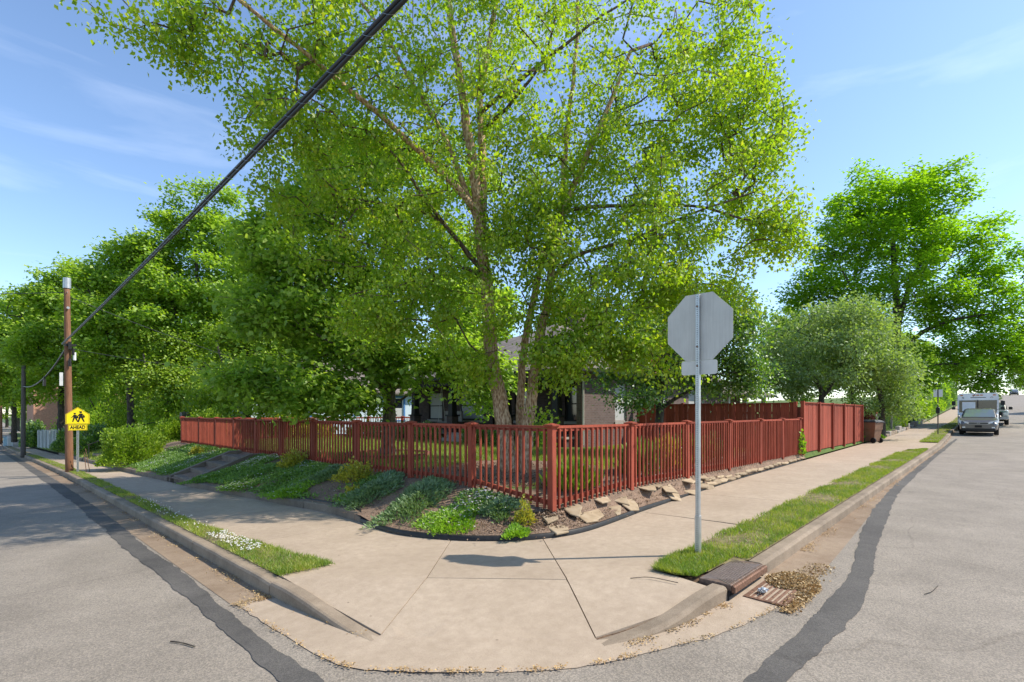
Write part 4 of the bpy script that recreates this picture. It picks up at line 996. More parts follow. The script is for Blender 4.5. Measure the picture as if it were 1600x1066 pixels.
b = MB(); ang = np.linspace(0, 2*math.pi*150, 2400); LL = np.column_stack([np.interp(np.linspace(0, 1, 2400), t[:, 0], L[:, i]) for i in range(3)]); b.tube(LL+np.column_stack([np.cos(ang)*.032, np.zeros(2400), np.sin(ang)*.032]), .002, 3); b.build('lashing_wire', M['galv'], cb)
span((2.15, 26.0, 4.3), (2.0-.38, 46, 2.55+.9), .55, .035, 'cable', 'black cable dropping from the timber pole towards the grey pole')
b = MB(); b.box(1.87, 1.97, 33.2, 33.5, 3.02, 3.32); b.box(1.89, 1.95, 33.3, 33.4, 3.3, 3.48); tag(b.local('splice_box', M['black']), 'small black splice box hanging from the street cable', 'box')
span((2.12, 25.9, 6.35), (-14, 47, 7.6), .25, .012, 'wire', 'thin wire leaving the timber pole top to the left')
span((2.2, 25.9, 6.2), (15.5, 30, 3.4), .35, .012, 'wire', 'thin wire running from the timber pole to the blue house')
span((2.2, 25.9, 4.2), (15.4, 24, 3.3), .3, .010, 'wire', 'lower thin wire running from the timber pole towards the brick house')
# ---- school sign
ss_ = thing('school_sign', 'yellow pentagonal school crossing sign with AHEAD plaque in front of the timber pole', 'sign', (2.36, 25.0, float(gz(2.36, 25))), -.02)
b = MB(); b.prism([(-.035, -.02), (-.02, -.02), (-.012, .02), (.012, .02), (.02, -.02), (.035, -.02), (.035, -.014), (.024, -.014), (.017, .026), (-.017, .026), (-.024, -.014), (-.035, -.014)], 'z', -.2, 2.35); b.local('post', M['galv'], ss_)
S = .345
def rpoly(P, r=.03): 
    return P
zb = 1.84
pent = [(-S, zb), (S, zb), (S, zb+.37), (0, zb+.37+.27), (-S, zb+.37)]
b = MB(); b.prism(pent, 'y', -.0255, -.0225); pl = b.local('sign_plate', M['yellow'], ss_)
def frame(P, d0, d1, cz):
    n = len(P); A = [(x*d0, cz+(z-cz)*d0) for x, z in P]; B = [(x*d1, cz+(z-cz)*d1) for x, z in P]; V = [(x, -.0275, z) for x, z in A+B]
    b = MB(); b.add(V, [(i, (i+1) % n, n+(i+1) % n, n+i) for i in range(n)]); return b
frame(pent, .955, .925, zb+.28).local('border', M['signblack'], pl)
def blob(parts, name):
    b = MB(); 
    for P in parts: b.prism(P, 'y', -.0290, -.0260)
    return b.local(name, M['signblack'], pl)
def circ(cx, cz, r, n=10): return [(cx+math.cos(2*math.pi*i/n)*r, cz+math.sin(2*math.pi*i/n)*r) for i in range(n)]
def limb(p, q, w0, w1):
    p = np.array(p); q = np.array(q); d = q-p; d /= np.linalg.norm(d); m = np.array([-d[1], d[0]]); return [tuple(p+m*w0), tuple(p-m*w0), tuple(q-m*w1), tuple(q+m*w1)]
def kid(cx, z, k):
    return [circ(cx, z+.54*k, .052*k), [(cx-.075*k, z+.56*k), (cx+.06*k, z+.56*k), (cx+.05*k, z+.585*k), (cx-.06*k, z+.585*k)], [(cx-.075*k, z+.28*k), (cx+.075*k, z+.26*k), (cx+.07*k, z+.47*k), (cx-.05*k, z+.47*k)],
            limb((cx-.03*k, z+.30*k), (cx-.10*k, z+.02*k), .042*k, .026*k), limb((cx+.03*k, z+.30*k), (cx+.14*k, z+.03*k), .042*k, .024*k), limb((cx-.04*k, z+.44*k), (cx-.16*k, z+.28*k), .026*k, .018*k), limb((cx+.04*k, z+.44*k), (cx+.15*k, z+.33*k), .028*k, .02*k), [(cx+.07*k, z+.24*k), (cx+.17*k, z+.26*k), (cx+.16*k, z+.34*k), (cx+.07*k, z+.33*k)]]
blob(kid(-.085, zb+.07, .60), 'pictogram'); blob(kid(.085, zb+.06, .72), 'pictogram')
b = MB(); b.prism([(-.275, zb-.235), (.275, zb-.235), (.275, zb-.015), (-.275, zb-.015)], 'y', -.0255, -.0225); pq = b.local('plaque', M['yellow'], ss_)
P = [(-.275, zb-.235), (.275, zb-.235), (.275, zb-.015), (-.275, zb-.015)]; n = 4; A = [(-.262, zb-.222), (.262, zb-.222), (.262, zb-.03), (-.262, zb-.03)]; B = [(-.252, zb-.211), (.252, zb-.211), (.252, zb-.043), (-.252, zb-.043)]
b = MB(); b.add([(x, -.0275, z) for x, z in A+B], [(i, (i+1) % 4, 4+(i+1) % 4, 4+i) for i in range(4)]); b.local('border', M['signblack'], pq)
me = text_mesh('AHEAD', .165, .0015, .006); o = put('lettering', me, M['signblack'], pq, (0, -.0280, zb-.125), (math.pi/2, 0, 0), (.8, 1, 1)); 
# thin rusty prop beside the sign
b = MB(); b.tube([(2.62, 25.1, float(gz(2.6, 25))), (2.56, 25.15, float(gz(2.6, 25))+.75)], .012, 5); b.tube([(2.72, 25.1, float(gz(2.6, 25))), (2.6, 25.15, float(gz(2.6, 25))+.9)], .012, 5); tag(b.local('wire_stand', M['rust']), 'thin rusty wire stand beside the school sign post', 'stand')
# ---- handrail of the second steps
hr = thing('handrail', 'dark iron handrail beside steps farther along the left bank', 'handrail', (4.2, 33, -.8)); z = float(gz(3.4, 33))
b = MB(); b.tube(smooth_path([(3.5, 33.1, z+.85), (3.7, 33.1, z+.92), (5.6, 33.1, z+1.75), (6.6, 33.1, z+2.0)], 5), .025, 6); b.build('rail', M['darktrim'], hr)
for x, zz in ((3.55, .86), (5.4, 1.66)): b = MB(); b.tube([(x, 33.1, z-.1), (x, 33.1, z+zz)], .02, 6); b.build('baluster', M['darktrim'], hr)
st2 = thing('concrete_steps', 'second flight of concrete steps beside the iron handrail', 'steps', (4, 33.6, -.8))
for i in range(6):
    b = MB(); b.cbox(3.42+i*.4, 3.82+i*.4+.3, 33.0, 34.2, z-.1+i*.12, z+.17*(i+1), .01); b.build('tread', M['wallc'], st2)
# ================================================================== BUILDINGS
def wall_open(b, axis, c, a0, a1, z0, z1, opens, th=.2, sgn=1):
    """wall in plane axis=c from a0..a1 with rectangular openings (a0,a1,z0,z1); built as boxes"""
    def bx(p, q, r, s):
        if q-p < 1e-4 or s-r < 1e-4: return
        lo, hi = (c, c+th) if sgn > 0 else (c-th, c)
        if axis == 'x': b.box(lo, hi, p, q, r, s)
        else: b.box(p, q, lo, hi, r, s)
    cur = a0
    for (p, q, r, s) in sorted(opens):
        bx(cur, p, z0, z1); bx(p, q, z0, r); bx(p, q, s, z1); cur = q
    bx(cur, a1, z0, z1)
def window(root, axis, c, a0, a1, z0, z1, frame, sill, sgn=1, blind=None, mull=True, fw=.06):
    """sash window set in an opening whose outer face lies at c; sgn>0: interior towards +axis"""
    def bx(p, q, r, s, d0, d1):
        b = MB(); lo, hi = sorted((c+sgn*d0, c+sgn*d1))
        if axis == 'x': b.box(lo, hi, p, q, r, s)
        else: b.box(p, q, lo, hi, r, s)
        return b
    wn_ = MB()
    for (p, q, r, s) in ((a0, a0+fw, z0, z1), (a1-fw, a1, z0, z1), (a0+fw, a1-fw, z0, z0+fw), (a0+fw, a1-fw, z1-fw, z1)):
        bb = bx(p, q, r, s, .06, .12); wn_.add(bb.v, bb.f)
    if mull: bb = bx(a0+fw, a1-fw, (z0+z1)/2-.025, (z0+z1)/2+.025, .065, .115); wn_.add(bb.v, bb.f)
    w_ = wn_.build('window', frame, root)
    bx(a0+fw, a1-fw, z0+fw, z1-fw, .085, .095).build('pane', M['glass'] if not blind else blind, w_)
    if sill: bx(a0-.08, a1+.08, z0-.12, z0-.003, -.06, .11).build('sill', sill, w_)
    return w_
def hip_roof(root, x0, x1, y0, y1, ze, zr, mat, ov=.5, th=.12, ridge='y', name='roof'):
    X0, X1, Y0, Y1 = x0-ov, x1+ov, y0-ov, y1+ov; cx, cy = (X0+X1)/2, (Y0+Y1)/2; h = min(X1-X0, Y1-Y0)/2
    if ridge == 'y': R = [(cx, Y0+h, zr), (cx, Y1-h, zr)]
    else: R = [(X0+h, cy, zr), (X1-h, cy, zr)]
    E = [(X0, Y0, ze), (X1, Y0, ze), (X1, Y1, ze), (X0, Y1, ze)]; Lw = [(a, b_, ze-th) for a, b_, c in E]
    V = E+R+Lw
    if ridge == 'y': Fc = [(0, 1, 4), (1, 2, 5, 4), (2, 3, 5), (3, 0, 4, 5)]
    else: Fc = [(0, 1, 5, 4), (1, 2, 5), (2, 3, 4, 5), (3, 0, 4)]
    Fc += [(6, 7, 1, 0), (7, 8, 2, 1), (8, 9, 3, 2), (9, 6, 0, 3), (9, 8, 7, 6)]
    b = MB(); b.add(V, Fc); return b.build(name, mat, root)
# ---- dark brick bungalow behind the birch
hs = thing('brick_house', 'dark brick bungalow with deep shaded porch and grey hip roof behind the birch', 'house', (17, 11.4, .4))
X0, X1, Y0, Y1 = 17.3, 29.0, 11.4, 24.2; G0, EV = .35, 3.35
sidew = [(17.95, 18.85, 1.35, 2.95), (21.6, 22.5, 1.35, 2.95), (24.8, 25.7, 1.35, 2.95)]
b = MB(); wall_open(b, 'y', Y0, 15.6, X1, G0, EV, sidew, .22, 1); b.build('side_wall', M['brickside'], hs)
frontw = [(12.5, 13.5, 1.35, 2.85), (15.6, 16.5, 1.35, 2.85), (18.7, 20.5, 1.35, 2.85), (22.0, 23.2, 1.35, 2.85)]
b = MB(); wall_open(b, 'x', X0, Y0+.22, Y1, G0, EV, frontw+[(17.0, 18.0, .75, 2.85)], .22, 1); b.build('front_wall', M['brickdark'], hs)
b = MB(); b.box(X1-.22, X1, Y0+.22, Y1, G0, EV); b.box(X0+.22, X1-.22, Y1-.22, Y1, G0, EV); b.build('rear_wall', M['brickdark'], hs)
for (p, q, r, s) in sidew: window(hs, 'y', Y0, p, q, r, s, M['sill'], M['sill'], 1, M['blind'])
for (p, q, r, s) in frontw: window(hs, 'x', X0, p, q, r, s, M['darktrim'], M['sill'], 1, None if q < 18 else M['blind'])
b = MB(); b.box(X0+.08, X0+.13, 17.02, 17.98, .76, 2.83); d = b.build('door', simple('door_brown', (.09, .05, .035), .5), hs); b = MB(); b.box(X0+.03, X0+.08, 17.08, 17.12, 1.7, 1.78); b.build('handle', M['galv'], d)
b = MB(); b.box(X0+.5, X1-.5, Y0+.5, Y1-.5, .9, 1.0); b.build('floor', M['darktrim'], hs)
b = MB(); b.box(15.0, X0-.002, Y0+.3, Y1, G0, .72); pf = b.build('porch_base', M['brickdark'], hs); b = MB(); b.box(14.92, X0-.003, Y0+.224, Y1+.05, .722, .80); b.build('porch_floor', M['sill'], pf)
for y in (12.3, 15.0, 18.6, 21.6, 23.9):
    b = MB(); b.cbox(15.05, 15.45, y-.2, y+.2, .80, 1.55, .01); pr = b.build('porch_pier', M['brickdark'], hs); b = MB(); b.box(15.0, 15.5, y-.25, y+.25, 1.552, 1.63); b.frustum(15.25, y, 1.63, 3.0, .15, .11); b.build('post', M['darktrim'], pr)
b = MB(); b.box(15.08, 15.42, Y0+.23, Y1, 3.0, 3.22); b.build('porch_beam', M['darktrim'], hs)
for i in range(3): b = MB(); b.box(14.1+i*.3, 14.92, 16.6, 18.4, .3+i*.14, .44+i*.14); b.build('porch_step', M['sill'], hs)
b = MB(); b.tube([(15.65, 11.34, .5), (15.65, 11.34, 2.9), (15.5, 11.3, 3.2)], .045, 6); b.build('downpipe', M['postpaint'], hs)
roof = hip_roof(hs, 15.2, X1, Y0, Y1, EV+.05, 6.7, M['shingle'], .45, .16, 'y')
b = MB(); b.box(14.68, 14.76, Y0-.45, Y1+.45, EV-.10, EV+.02); b.box(14.76, X1+.4, Y0-.53, Y0-.45, EV-.10, EV+.02); b.build('gutter', M['postpaint'] if False else M['darktrim'], roof)
b = MB(); b.box(23, 23.9, 17, 17.9, 5.2, 7.6); b.build('chimney', M['brickside'], roof)
# cedar gable on the side
gb = MB(); gb.prism([(19.2, 3.4), (24.0, 3.4), (21.6, 5.35)], 'y', 11.25, 13.5); gb.build('gable', M['cedar'], hs)
b = MB()
for sgn_ in (0, 1):
    pts = [(18.85, 3.33), (21.6, 5.56), (21.6, 5.42), (19.05, 3.33)] if sgn_ == 0 else [(24.35, 3.33), (21.6, 5.56), (21.6, 5.42), (24.15, 3.33)]
    b.prism(pts, 'y', 11.0, 13.9)
b.build('gable_roof', M['shingle'], hs)
# porch swing
sw = thing('porch_swing', 'dark porch swing hanging by chains in the shade of the brick porch', 'swing', (16.2, 20, 1.3))
b = MB(); b.box(15.95, 16.45, 19.3, 20.7, 1.22, 1.28); b.build('seat', M['greywood'], sw); b = MB(); b.box(16.42, 16.48, 19.3, 20.7, 1.28, 1.8); b.build('backrest', M['greywood'], sw)
for y in (19.35, 20.65):
    b = MB(); b.tube([(16.0, y, 1.25), (16.2, y, 3.1)], .012, 4); b.tube([(16.45, y, 1.25), (16.2, y, 3.1)], .012, 4); b.build('chain', M['galv'], sw)
# ---- pale blue house
bh = thing('blue_house', 'pale blue house with bright blue window trim beyond the far picket fence', 'house', (16, 31, .3))
X0, X1, Y0, Y1, G0, EV = 10.6, 25, 31.5, 41, .2, 3.15
ow = [(13.2, 14.2, 1.2, 2.8), (16.4, 17.5, 1.6, 2.8), (20, 21.2, 1.2, 2.8)]
b = MB(); wall_open(b, 'y', Y0, X0, X1, G0, EV, ow, .2, 1); b.box(X0, X0+.2, Y0+.2, Y1, G0, EV); b.box(X1-.2, X1, Y0+.2, Y1, G0, EV); b.box(X0+.2, X1-.2, Y1-.2, Y1, G0, EV); b.build('wall', M['bluewall'], bh)
for z in np.arange(.4, 3.1, .2): 
    pass
for (p, q, r, s) in ow:
    w_ = window(bh, 'y', Y0, p, q, r, s, M['white'], None, 1, None)
    b = MB()
    for (a, c, d, e) in ((p-.13, p, r-.1, s+.13), (q, q+.13, r-.1, s+.13), (p, q, s, s+.13), (p, q, r-.1, r)): b.box(a, c, Y0-.03, Y0+.02, d, e)
    b.build('trim', M['bluetrim'], w_)
    b = MB(); b.box(p+.07, q-.07, Y0+.075, Y0+.082, r+.07, (r+s)/2-.03); b.build('blind', M['blind'], w_)
hip_roof(bh, X0, X1, Y0, Y1, EV+.02, 5.6, M['shingle'], .5, .14, 'x')
# ---- neighbour with pillared porch behind the tall fence
nh = thing('porch_house', 'low house with grey roof and pale porch posts behind the grey green tree', 'house', (33, 13, .4))
b = MB(); wall_open(b, 'y', 15.0, 30.5, 42, .3, 3.0, [(32, 33.2, 1.3, 2.6), (38, 39.4, 1.3, 2.6)], .2, 1); b.box(30.5, 30.7, 15.2, 24, .3, 3); b.box(41.8, 42, 15.2, 24, .3, 3); b.box(30.7, 41.8, 23.8, 24, .3, 3); b.build('wall', brick('maroon_brick', (.13, .05, .042), (.17, .07, .055), (.2, .17, .15)), nh)
for (p, q, r, s) in ((32, 33.2, 1.3, 2.6), (38, 39.4, 1.3, 2.6)): window(nh, 'y', 15.0, p, q, r, s, M['white'], M['sill'], 1)
for x in (31, 34.2, 37.4, 41.4): b = MB(); b.cbox(x-.14, x+.14, 12.9, 13.18, .4, 3.0, .01); b.build('porch_post', M['postpaint'], nh)
b = MB(); b.box(30.6, 41.9, 12.8, 14.997, .3, .7); b.build('porch_floor', M['sill'], nh)
hip_roof(nh, 30.5, 42, 12.9, 24, 3.05, 5.6, M['shingle'], .5, .14, 'y')
# ---- orange brick building far down the left street
ob = thing('brick_building', 'orange brick building far down the left street behind the trees', 'building', (12, 100, -2))
ow = [(8.4, 9.9, .4, 1.6), (12.4, 13.9, .4, 1.6), (16.4, 17.9, .4, 1.6), (8.4, 9.9, 3.4, 4.8), (12.4, 13.9, 3.4, 4.8), (16.4, 17.9, 3.4, 4.8)]
b = MB()
def two_rows(b):
    wall_open(b, 'y', 100, 4.6, 24, -2.2, 2.4, [o_ for o_ in ow if o_[2] < 2], .3, 1); wall_open(b, 'y', 100, 4.6, 24, 2.4, 6.2, [o_ for o_ in ow if o_[2] > 2], .3, 1)
two_rows(b); b.box(4.6, 4.9, 100.3, 118, -2.2, 6.2); b.box(23.7, 24, 100.3, 118, -2.2, 6.2); b.build('wall', M['brickorange'], ob)
for (p, q, r, s) in ow: window(ob, 'y', 100, p, q, r, s, M['white'], M['sill'], 1)
b = MB(); b.box(4.4, 24.2, 99.8, 118.2, 6.2, 6.5); b.build('roof', M['sill'], ob)
# ---- weathered fences of the left neighbours
def plank_fence(label, P, Q, h, mat, wd=.15, top=0, n=None):
    P = np.array(P); Q = np.array(Q); L = np.linalg.norm(Q-P); d = (Q-P)/L; n = n or int(L/wd); ang = math.atan2(d[1], d[0])
    zf = lambda x, y: bz(x, y) if x < 6 and y < 100 else float(yardz(x, y))
    t = thing('plank_fence', label, 'fence', (P[0], P[1], zf(*P))); o = ORG[t.name]; me = bar_mesh('plank', wd*.93, .02, 1, .003); me.materials.append(mat)
    for k in range(n):
        p = P+d*(k+.5)*L/n; z = zf(*p); put('plank', me, None, t, (p[0]-o[0], p[1]-o[1], z-.03-o[2]), (random.uniform(-.02, .02), random.uniform(-.02, .02), ang), (1, 1, h*random.uniform(.94, 1.04)))
    for k in range(int(L/2.4)+1):
        p = P+d*min(L, k*2.4); b = MB(); b.box(-.05, .05, .02, .12, 0, h*.97); me2 = b.mesh('post'); me2.materials.append(mat); put('post', me2, None, t, (p[0]-o[0], p[1]-o[1], zf(*p)-.05-o[2]), (0, 0, ang))
    return t
plank_fence('grey weathered plank fence behind the rounded shrubs', (6.8, 29.5), (11.5, 38), 1.5, M['greywood'], .16)
plank_fence('whitewashed plank fence at the edge of the left pavement in the distance', (3.5, 47), (3.05, 61), 1.5, M['whitewash'], .22)
plank_fence('dark green fence beyond the whitewashed planks', (3.0, 66), (2.85, 84), 1.4, simple('green_fence_paint', (.035, .075, .05), .7), .3)
# pale boxes on the far verge
for (x, y, h, c, lab) in ((1.35, 74, .95, (.45, .62, .68), 'pale blue utility cabinet at the far left kerb'), (1.62, 73, 1.0, (.66, .66, .64), 'white utility cabinet at the far left kerb')):
    z = float(gz(x, y)); t = thing('utility_cabinet', lab, 'cabinet', (x, y, z)); b = MB(); b.cbox(-.22, .22, -.22, .22, 0, h-.06, .02); b.local('body', simple('cabinet_paint', c, .5), t); b = MB(); b.frustum(0, 0, h-.06, h, .25, .22); b.local('lid', simple('cabinet_lid', tuple(np.array(c)*.9), .5), t)

# ================================================================== RIGHT STREET OBJECTS
def bin_(x, y, rzv, lab, body, lid, k=1.0):
    z = float(gz(x, y))+.01; t = thing('wheeled_bin', lab, 'bin', (x, y, z), rzv)
    b = MB(); b.frustum(0, 0, .07, .62*k, .20, .255, .22, .29); b.frustum(0, 0, .62*k, .64*k, .255, .275, .29, .31); b.frustum(0, 0, .64*k, .98*k, .275, .30, .31, .345); b.local('body', M[body], t)
    b = MB(); b.frustum(0, 0, .982*k, 1.03*k, .325, .315, .37, .36); b.frustum(0, 0, 1.03*k, 1.09*k, .315, .22, .36, .26); b.local('lid', M[lid], t)
    b = MB(); b.tube([(-.25, .36, .95*k), (-.25, .43, .99*k), (.25, .43, .99*k), (.25, .36, .95*k)], .016, 6); b.local('handle', M[lid], t)
    for s in (-1, 1): b = MB(); b.tube([(s*.22, .22, .13), (s*.28, .22, .13)], .13, 14); w_ = b.local('wheel', M['tyre'], t)
    return t
bin_(30.55, 4.55, 2.7, 'brown wheeled rubbish bin at the end of the tall red fence', 'binbrown', 'binlid', 1.03)
bin_(31.35, 4.72, 2.9, 'blue grey wheeled bin just behind the brown bin', 'binblue', 'binblue', 1.03)
# border stones along the far right pavement
sb = thing('stone_border', 'row of rough pale stone blocks edging the garden past the bins', 'stone border', (34, 4.85, .3)); x = 32.2
rs = random.Random(9)
while x < 62:
    L = rs.uniform(.5, 1.1); h = rs.uniform(.16, .30) if rs.random() > .15 else .42; y = float(ye(x))+.13; z = float(gz(x, y)); b = MB(); b.cbox(x, x+L-.04, y-.13+rs.uniform(-.03, .03), y+.13, z-.05, z+h, .03); b.build('stone_block', M['sill'] if rs.random() > .5 else M['kerb'], sb); x += L
# little grey gate fence and posts in that garden
gd = thing('garden_fence', 'small grey picket fence in the garden beyond the bins', 'fence', (41, 6.2, .5)); me = bar_mesh('picket', .09, .02, 1.0); me.materials.append(M['greywood']); zg = float(yardz(42, 6.2))
for k in range(28): put('picket', me, None, gd, (k*.15, .0, zg-.5+(0)), None, (1, 1, 1.05))
b = MB(); b.box(40.9, 45.2, 6.215, 6.25, zg+.85, zg+.95); b.build('rail', M['greywood'], gd)
for x in (41.0, 43.1, 45.1): b = MB(); b.box(x-.06, x+.06, 6.26, 6.38, zg-.05, zg+1.2); b.build('post', M['greywood'], gd)
gp_ = thing('garden_post', 'pale wooden post with flat cap in the far garden', 'post', (43.6, 5.4, zg)); b = MB(); b.cbox(-.05, .05, -.05, .05, -.05, 1.35, .008); b.local('shaft', M['greywood'], gp_); b = MB(); b.box(-.09, .09, -.09, .09, 1.352, 1.42); b.local('cap', M['postpaint'], gp_)
mb_ = thing('white_box', 'white rounded box raised above the grey garden pickets', 'box', (41.6, 6.7, zg)); b = MB(); b.box(-.05, .05, -.05, .05, 0, 1.1); b.local('stem', M['greywood'], mb_); b = MB(); b.cbox(-.2, .2, -.18, .18, 1.1, 1.62, .05); b.local('body', M['white'], mb_)
rf = picket_fence('picket_fence', 'distant low red fence in the garden beyond the grey pickets', (45.6, 6.6), 0, [45.6, 48, 50.4, 52.8], lambda s: float(yardz(s, 6.6)), top=float(yardz(48, 6.6))+1.05, spacing=.3, side=-1)
# post with small sign plate and meter
mp_ = thing('roadside_post', 'slim grey roadside post with a small plate and dark box near the parked car', 'post', (40.6, 2.72, float(gz(40.6, 2.7))))
b = MB(); b.cbox(-.03, .03, -.03, .03, -.1, 2.75, .005); b.local('shaft', M['greypole'], mp_); b = MB(); b.cbox(-.1, .1, -.09, .09, 1.28, 1.66, .03); b.local('dark_box', M['black'], mp_); b = MB(); b.cbox(-.012, .012, -.22, .22, 2.3, 2.75, .004); b.local('plate', M['white'], mp_)

# ================================================================== VEHICLES (built facing -x, origin at ground, centre)
def loft(secs):
    """secs: list of (x, [(y,z)...]) half sections mirrored"""
    b = MB(); rings = []
    for x, half in secs:
        full = [(y, z) for y, z in half]+[(-y, z) for y, z in half[::-1]]; rings.append([(x, y, z) for y, z in full])
    k = len(rings[0]); V = [v for r in rings for v in r]; n = len(rings)
    Fc = [(i*k+j, i*k+(j+1) % k, (i+1)*k+(j+1) % k, (i+1)*k+j) for i in range(n-1) for j in range(k)]+[tuple(range(k)), tuple(range((n-1)*k, n*k))]
    b.add(V, Fc); return b
def wheel(t, x, y, r=.34, w_=.22):
    s = 1 if y > 0 else -1; b = MB(); P = [(x, y-w_/2*1, r), (x, y+w_/2, r)]
    an = np.arange(22)*2*math.pi/22; prof = [(r*.62, -w_/2), (r*.94, -w_/2), (r, -w_/2+.03), (r, w_/2-.03), (r*.94, w_/2), (r*.62, w_/2)]; k = len(prof); V = [(x+math.cos(a)*q, y+d, r+math.sin(a)*q) for a in an for q, d in prof]
    b.add(V, [(i*k+j, i*k+j+1, ((i+1) % 22)*k+j+1, ((i+1) % 22)*k+j) for i in range(22) for j in range(k-1)]); wo = b.local('wheel', M['tyre'], t, True)
    b = MB(); V = [(x+math.cos(a)*q, y+d, r+math.sin(a)*q) for a in an for q, d in ((r*.62, -w_/2+.02), (r*.60, s*w_*.36), (r*.18, s*w_*.30))]; k = 3
    b.add(V, [(i*k+j, i*k+j+1, ((i+1) % 22)*k+j+1, ((i+1) % 22)*k+j) for i in range(22) for j in range(k-1)]+[tuple(i*3+2 for i in range(22))]); b.local('rim', M['rim'], wo); return wo
def seg_quad(P, off=0): b = MB(); b.add(P, [tuple(range(len(P)))]); return b
def suv(name, label, loc, paint, rz_=0, dark=False):
    t = thing(name, label, 'car', loc, rz_)
    h = lambda wd, zl, zm, zt: [(wd*.80, zl), (wd*.97, zl+.10), (wd, zm-.12), (wd*.985, zm), (wd*.90, zt)]
    secs = [(-2.26, [(.55, .40), (.70, .46), (.72, .58), (.70, .66), (.60, .72)]), (-2.20, [(.66, .30), (.80, .40), (.82, .62), (.80, .72), (.68, .80)]), (-2.05, h(.87, .26, .80, .92)), (-1.75, h(.905, .24, .88, .99)), (-1.1, h(.91, .22, .98, 1.08)), (-.9, h(.91, .22, 1.0, 1.10)), (.8, h(.91, .22, 1.02, 1.10)), (1.8, h(.90, .24, 1.02, 1.10)), (2.12, h(.87, .30, .98, 1.08)), (2.25, h(.80, .38, .92, 1.02))]
    loft(secs).local('body', paint, t, False)
    g = lambda wd, zb, zt: [(wd, zb), (wd*.985, zb+.12), (wd*.86, zt-.09), (wd*.80, zt-.03), (wd*.60, zt)]
    loft([(-1.12, [(.80, 1.04), (.80, 1.07), (.78, 1.09), (.76, 1.10), (.6, 1.11)]), (-.28, g(.835, 1.05, 1.60)), (.05, g(.84, 1.05, 1.665)), (1.2, g(.84, 1.05, 1.67)), (1.85, g(.82, 1.05, 1.60)), (2.18, [(.78, 1.03), (.78, 1.06), (.75, 1.08), (.74, 1.09), (.6, 1.11)])]).local('cabin', paint, t)
    ws = [(-1.13, .74, 1.10), (-1.13, -.74, 1.10), (-.30, -.62, 1.575), (-.30, .62, 1.575)]; seg_quad([(x-.03, y, z+.018) for x, y, z in ws]).local('windscreen', M['windscreen'], t)
    for s in (-1, 1):
        seg_quad([(-.75, s*.846, 1.13), (.25, s*.852, 1.13), (.25, s*.760, 1.55), (-.25, s*.745, 1.53)]).local('side_window', M['windscreen'], t); seg_quad([(.33, s*.852, 1.13), (1.75, s*.842, 1.15), (1.55, s*.74, 1.53), (.33, s*.760, 1.55)]).local('side_window', M['windscreen'], t)
        b = MB(); b.cbox(-.88, -.70, s*.92-.09*(1 if s < 0 else 0), s*.92+.09*(1 if s > 0 else 0), 1.05, 1.20, .03); b.local('mirror', paint if not dark else M['black'], t)
        b = MB(); b.add([(-2.235, s*.44, .68), (-2.245, s*.44, .80), (-2.12, s*.78, .93), (-1.92, s*.905, .97), (-2.02, s*.90, .80), (-2.16, s*.80, .68)], [(0, 1, 2, 3, 4, 5)]); bm_ = b.mesh('headlight'); bm = bmesh.new(); bm.from_mesh(bm_); r = bmesh.ops.extrude_face_region(bm, geom=bm.faces[:]); [setattr(v, 'co', v.co+Vector((-.035, s*.015, .01))) for v in r['geom'] if isinstance(v, bmesh.types.BMVert)]; bmesh.ops.recalc_face_normals(bm, faces=bm.faces); bm.to_mesh(bm_); bm.free(); put('headlight', bm_, M['lens'], t)
        b = MB(); b.cbox(-2.262, -2.19, s*.66-.08, s*.66+.08, .44, .54, .02); b.local('fog_lamp', M['lens'], t)
        b = MB(); b.cbox(2.2, 2.27, s*.75-.07, s*.75+.07, .95, 1.25, .02); b.local('tail_light', simple('tail_red', (.4, .02, .02), .3), t)
    b = MB(); b.cbox(-2.285, -2.22, -.42, .42, .66, .82, .02); gr_ = b.local('grille', M['black'], t)
    for z in (.685, .79): b = MB(); b.box(-2.30, -2.286, -.46, .46, z-.018, z+.018); b.local('chrome_bar', M['rim'], gr_)
    b = MB()
    for P in ([(-.062, .705), (-.040, .705), (-.030, .775), (-.052, .775)], [(.062, .705), (.040, .705), (.030, .775), (.052, .775)], [(-.036, .732), (.036, .732), (.036, .748), (-.036, .748)]): b.prism(P, 'x', -2.312, -2.301)
    b.local('emblem', M['rim'], gr_)
    b = MB(); b.cbox(-2.30, -2.19, -.78, .78, .27, .42, .02); b.local('lower_bumper', M['black'], t)
    b = MB(); b.box(-2.31, -2.29, -.16, .16, .48, .61); b.local('number_plate', M['darktrim'], t)
    for s in (-1, 1):
        b = MB(); b.cbox(-.15, .1, s*.38-.2, s*.38+.2, 1.0, 1.42, .05); 
    for x in (-1.42, 1.28):
        for y in (-.80, .80): wheel(t, x, y, .345)
    b = MB(); b.box(-1.95, 1.95, -.72, .72, .2, .34); b.local('underbody', M['dark'], t)
    b = MB(); b.tube([(-.9, .66, 1.11), (-1.12, .1, 1.13)], .012, 4); b.tube([(-.95, -.05, 1.12), (-1.14, -.6, 1.125)], .012, 4); b.local('wiper', M['black'], t)
    return t
cx_ = 42.2+2.3; suv('parked_car', 'bronze grey compact suv parked facing us at the right kerb', (cx_, .93, float(rz(cx_, .9))), M['carbronze'])
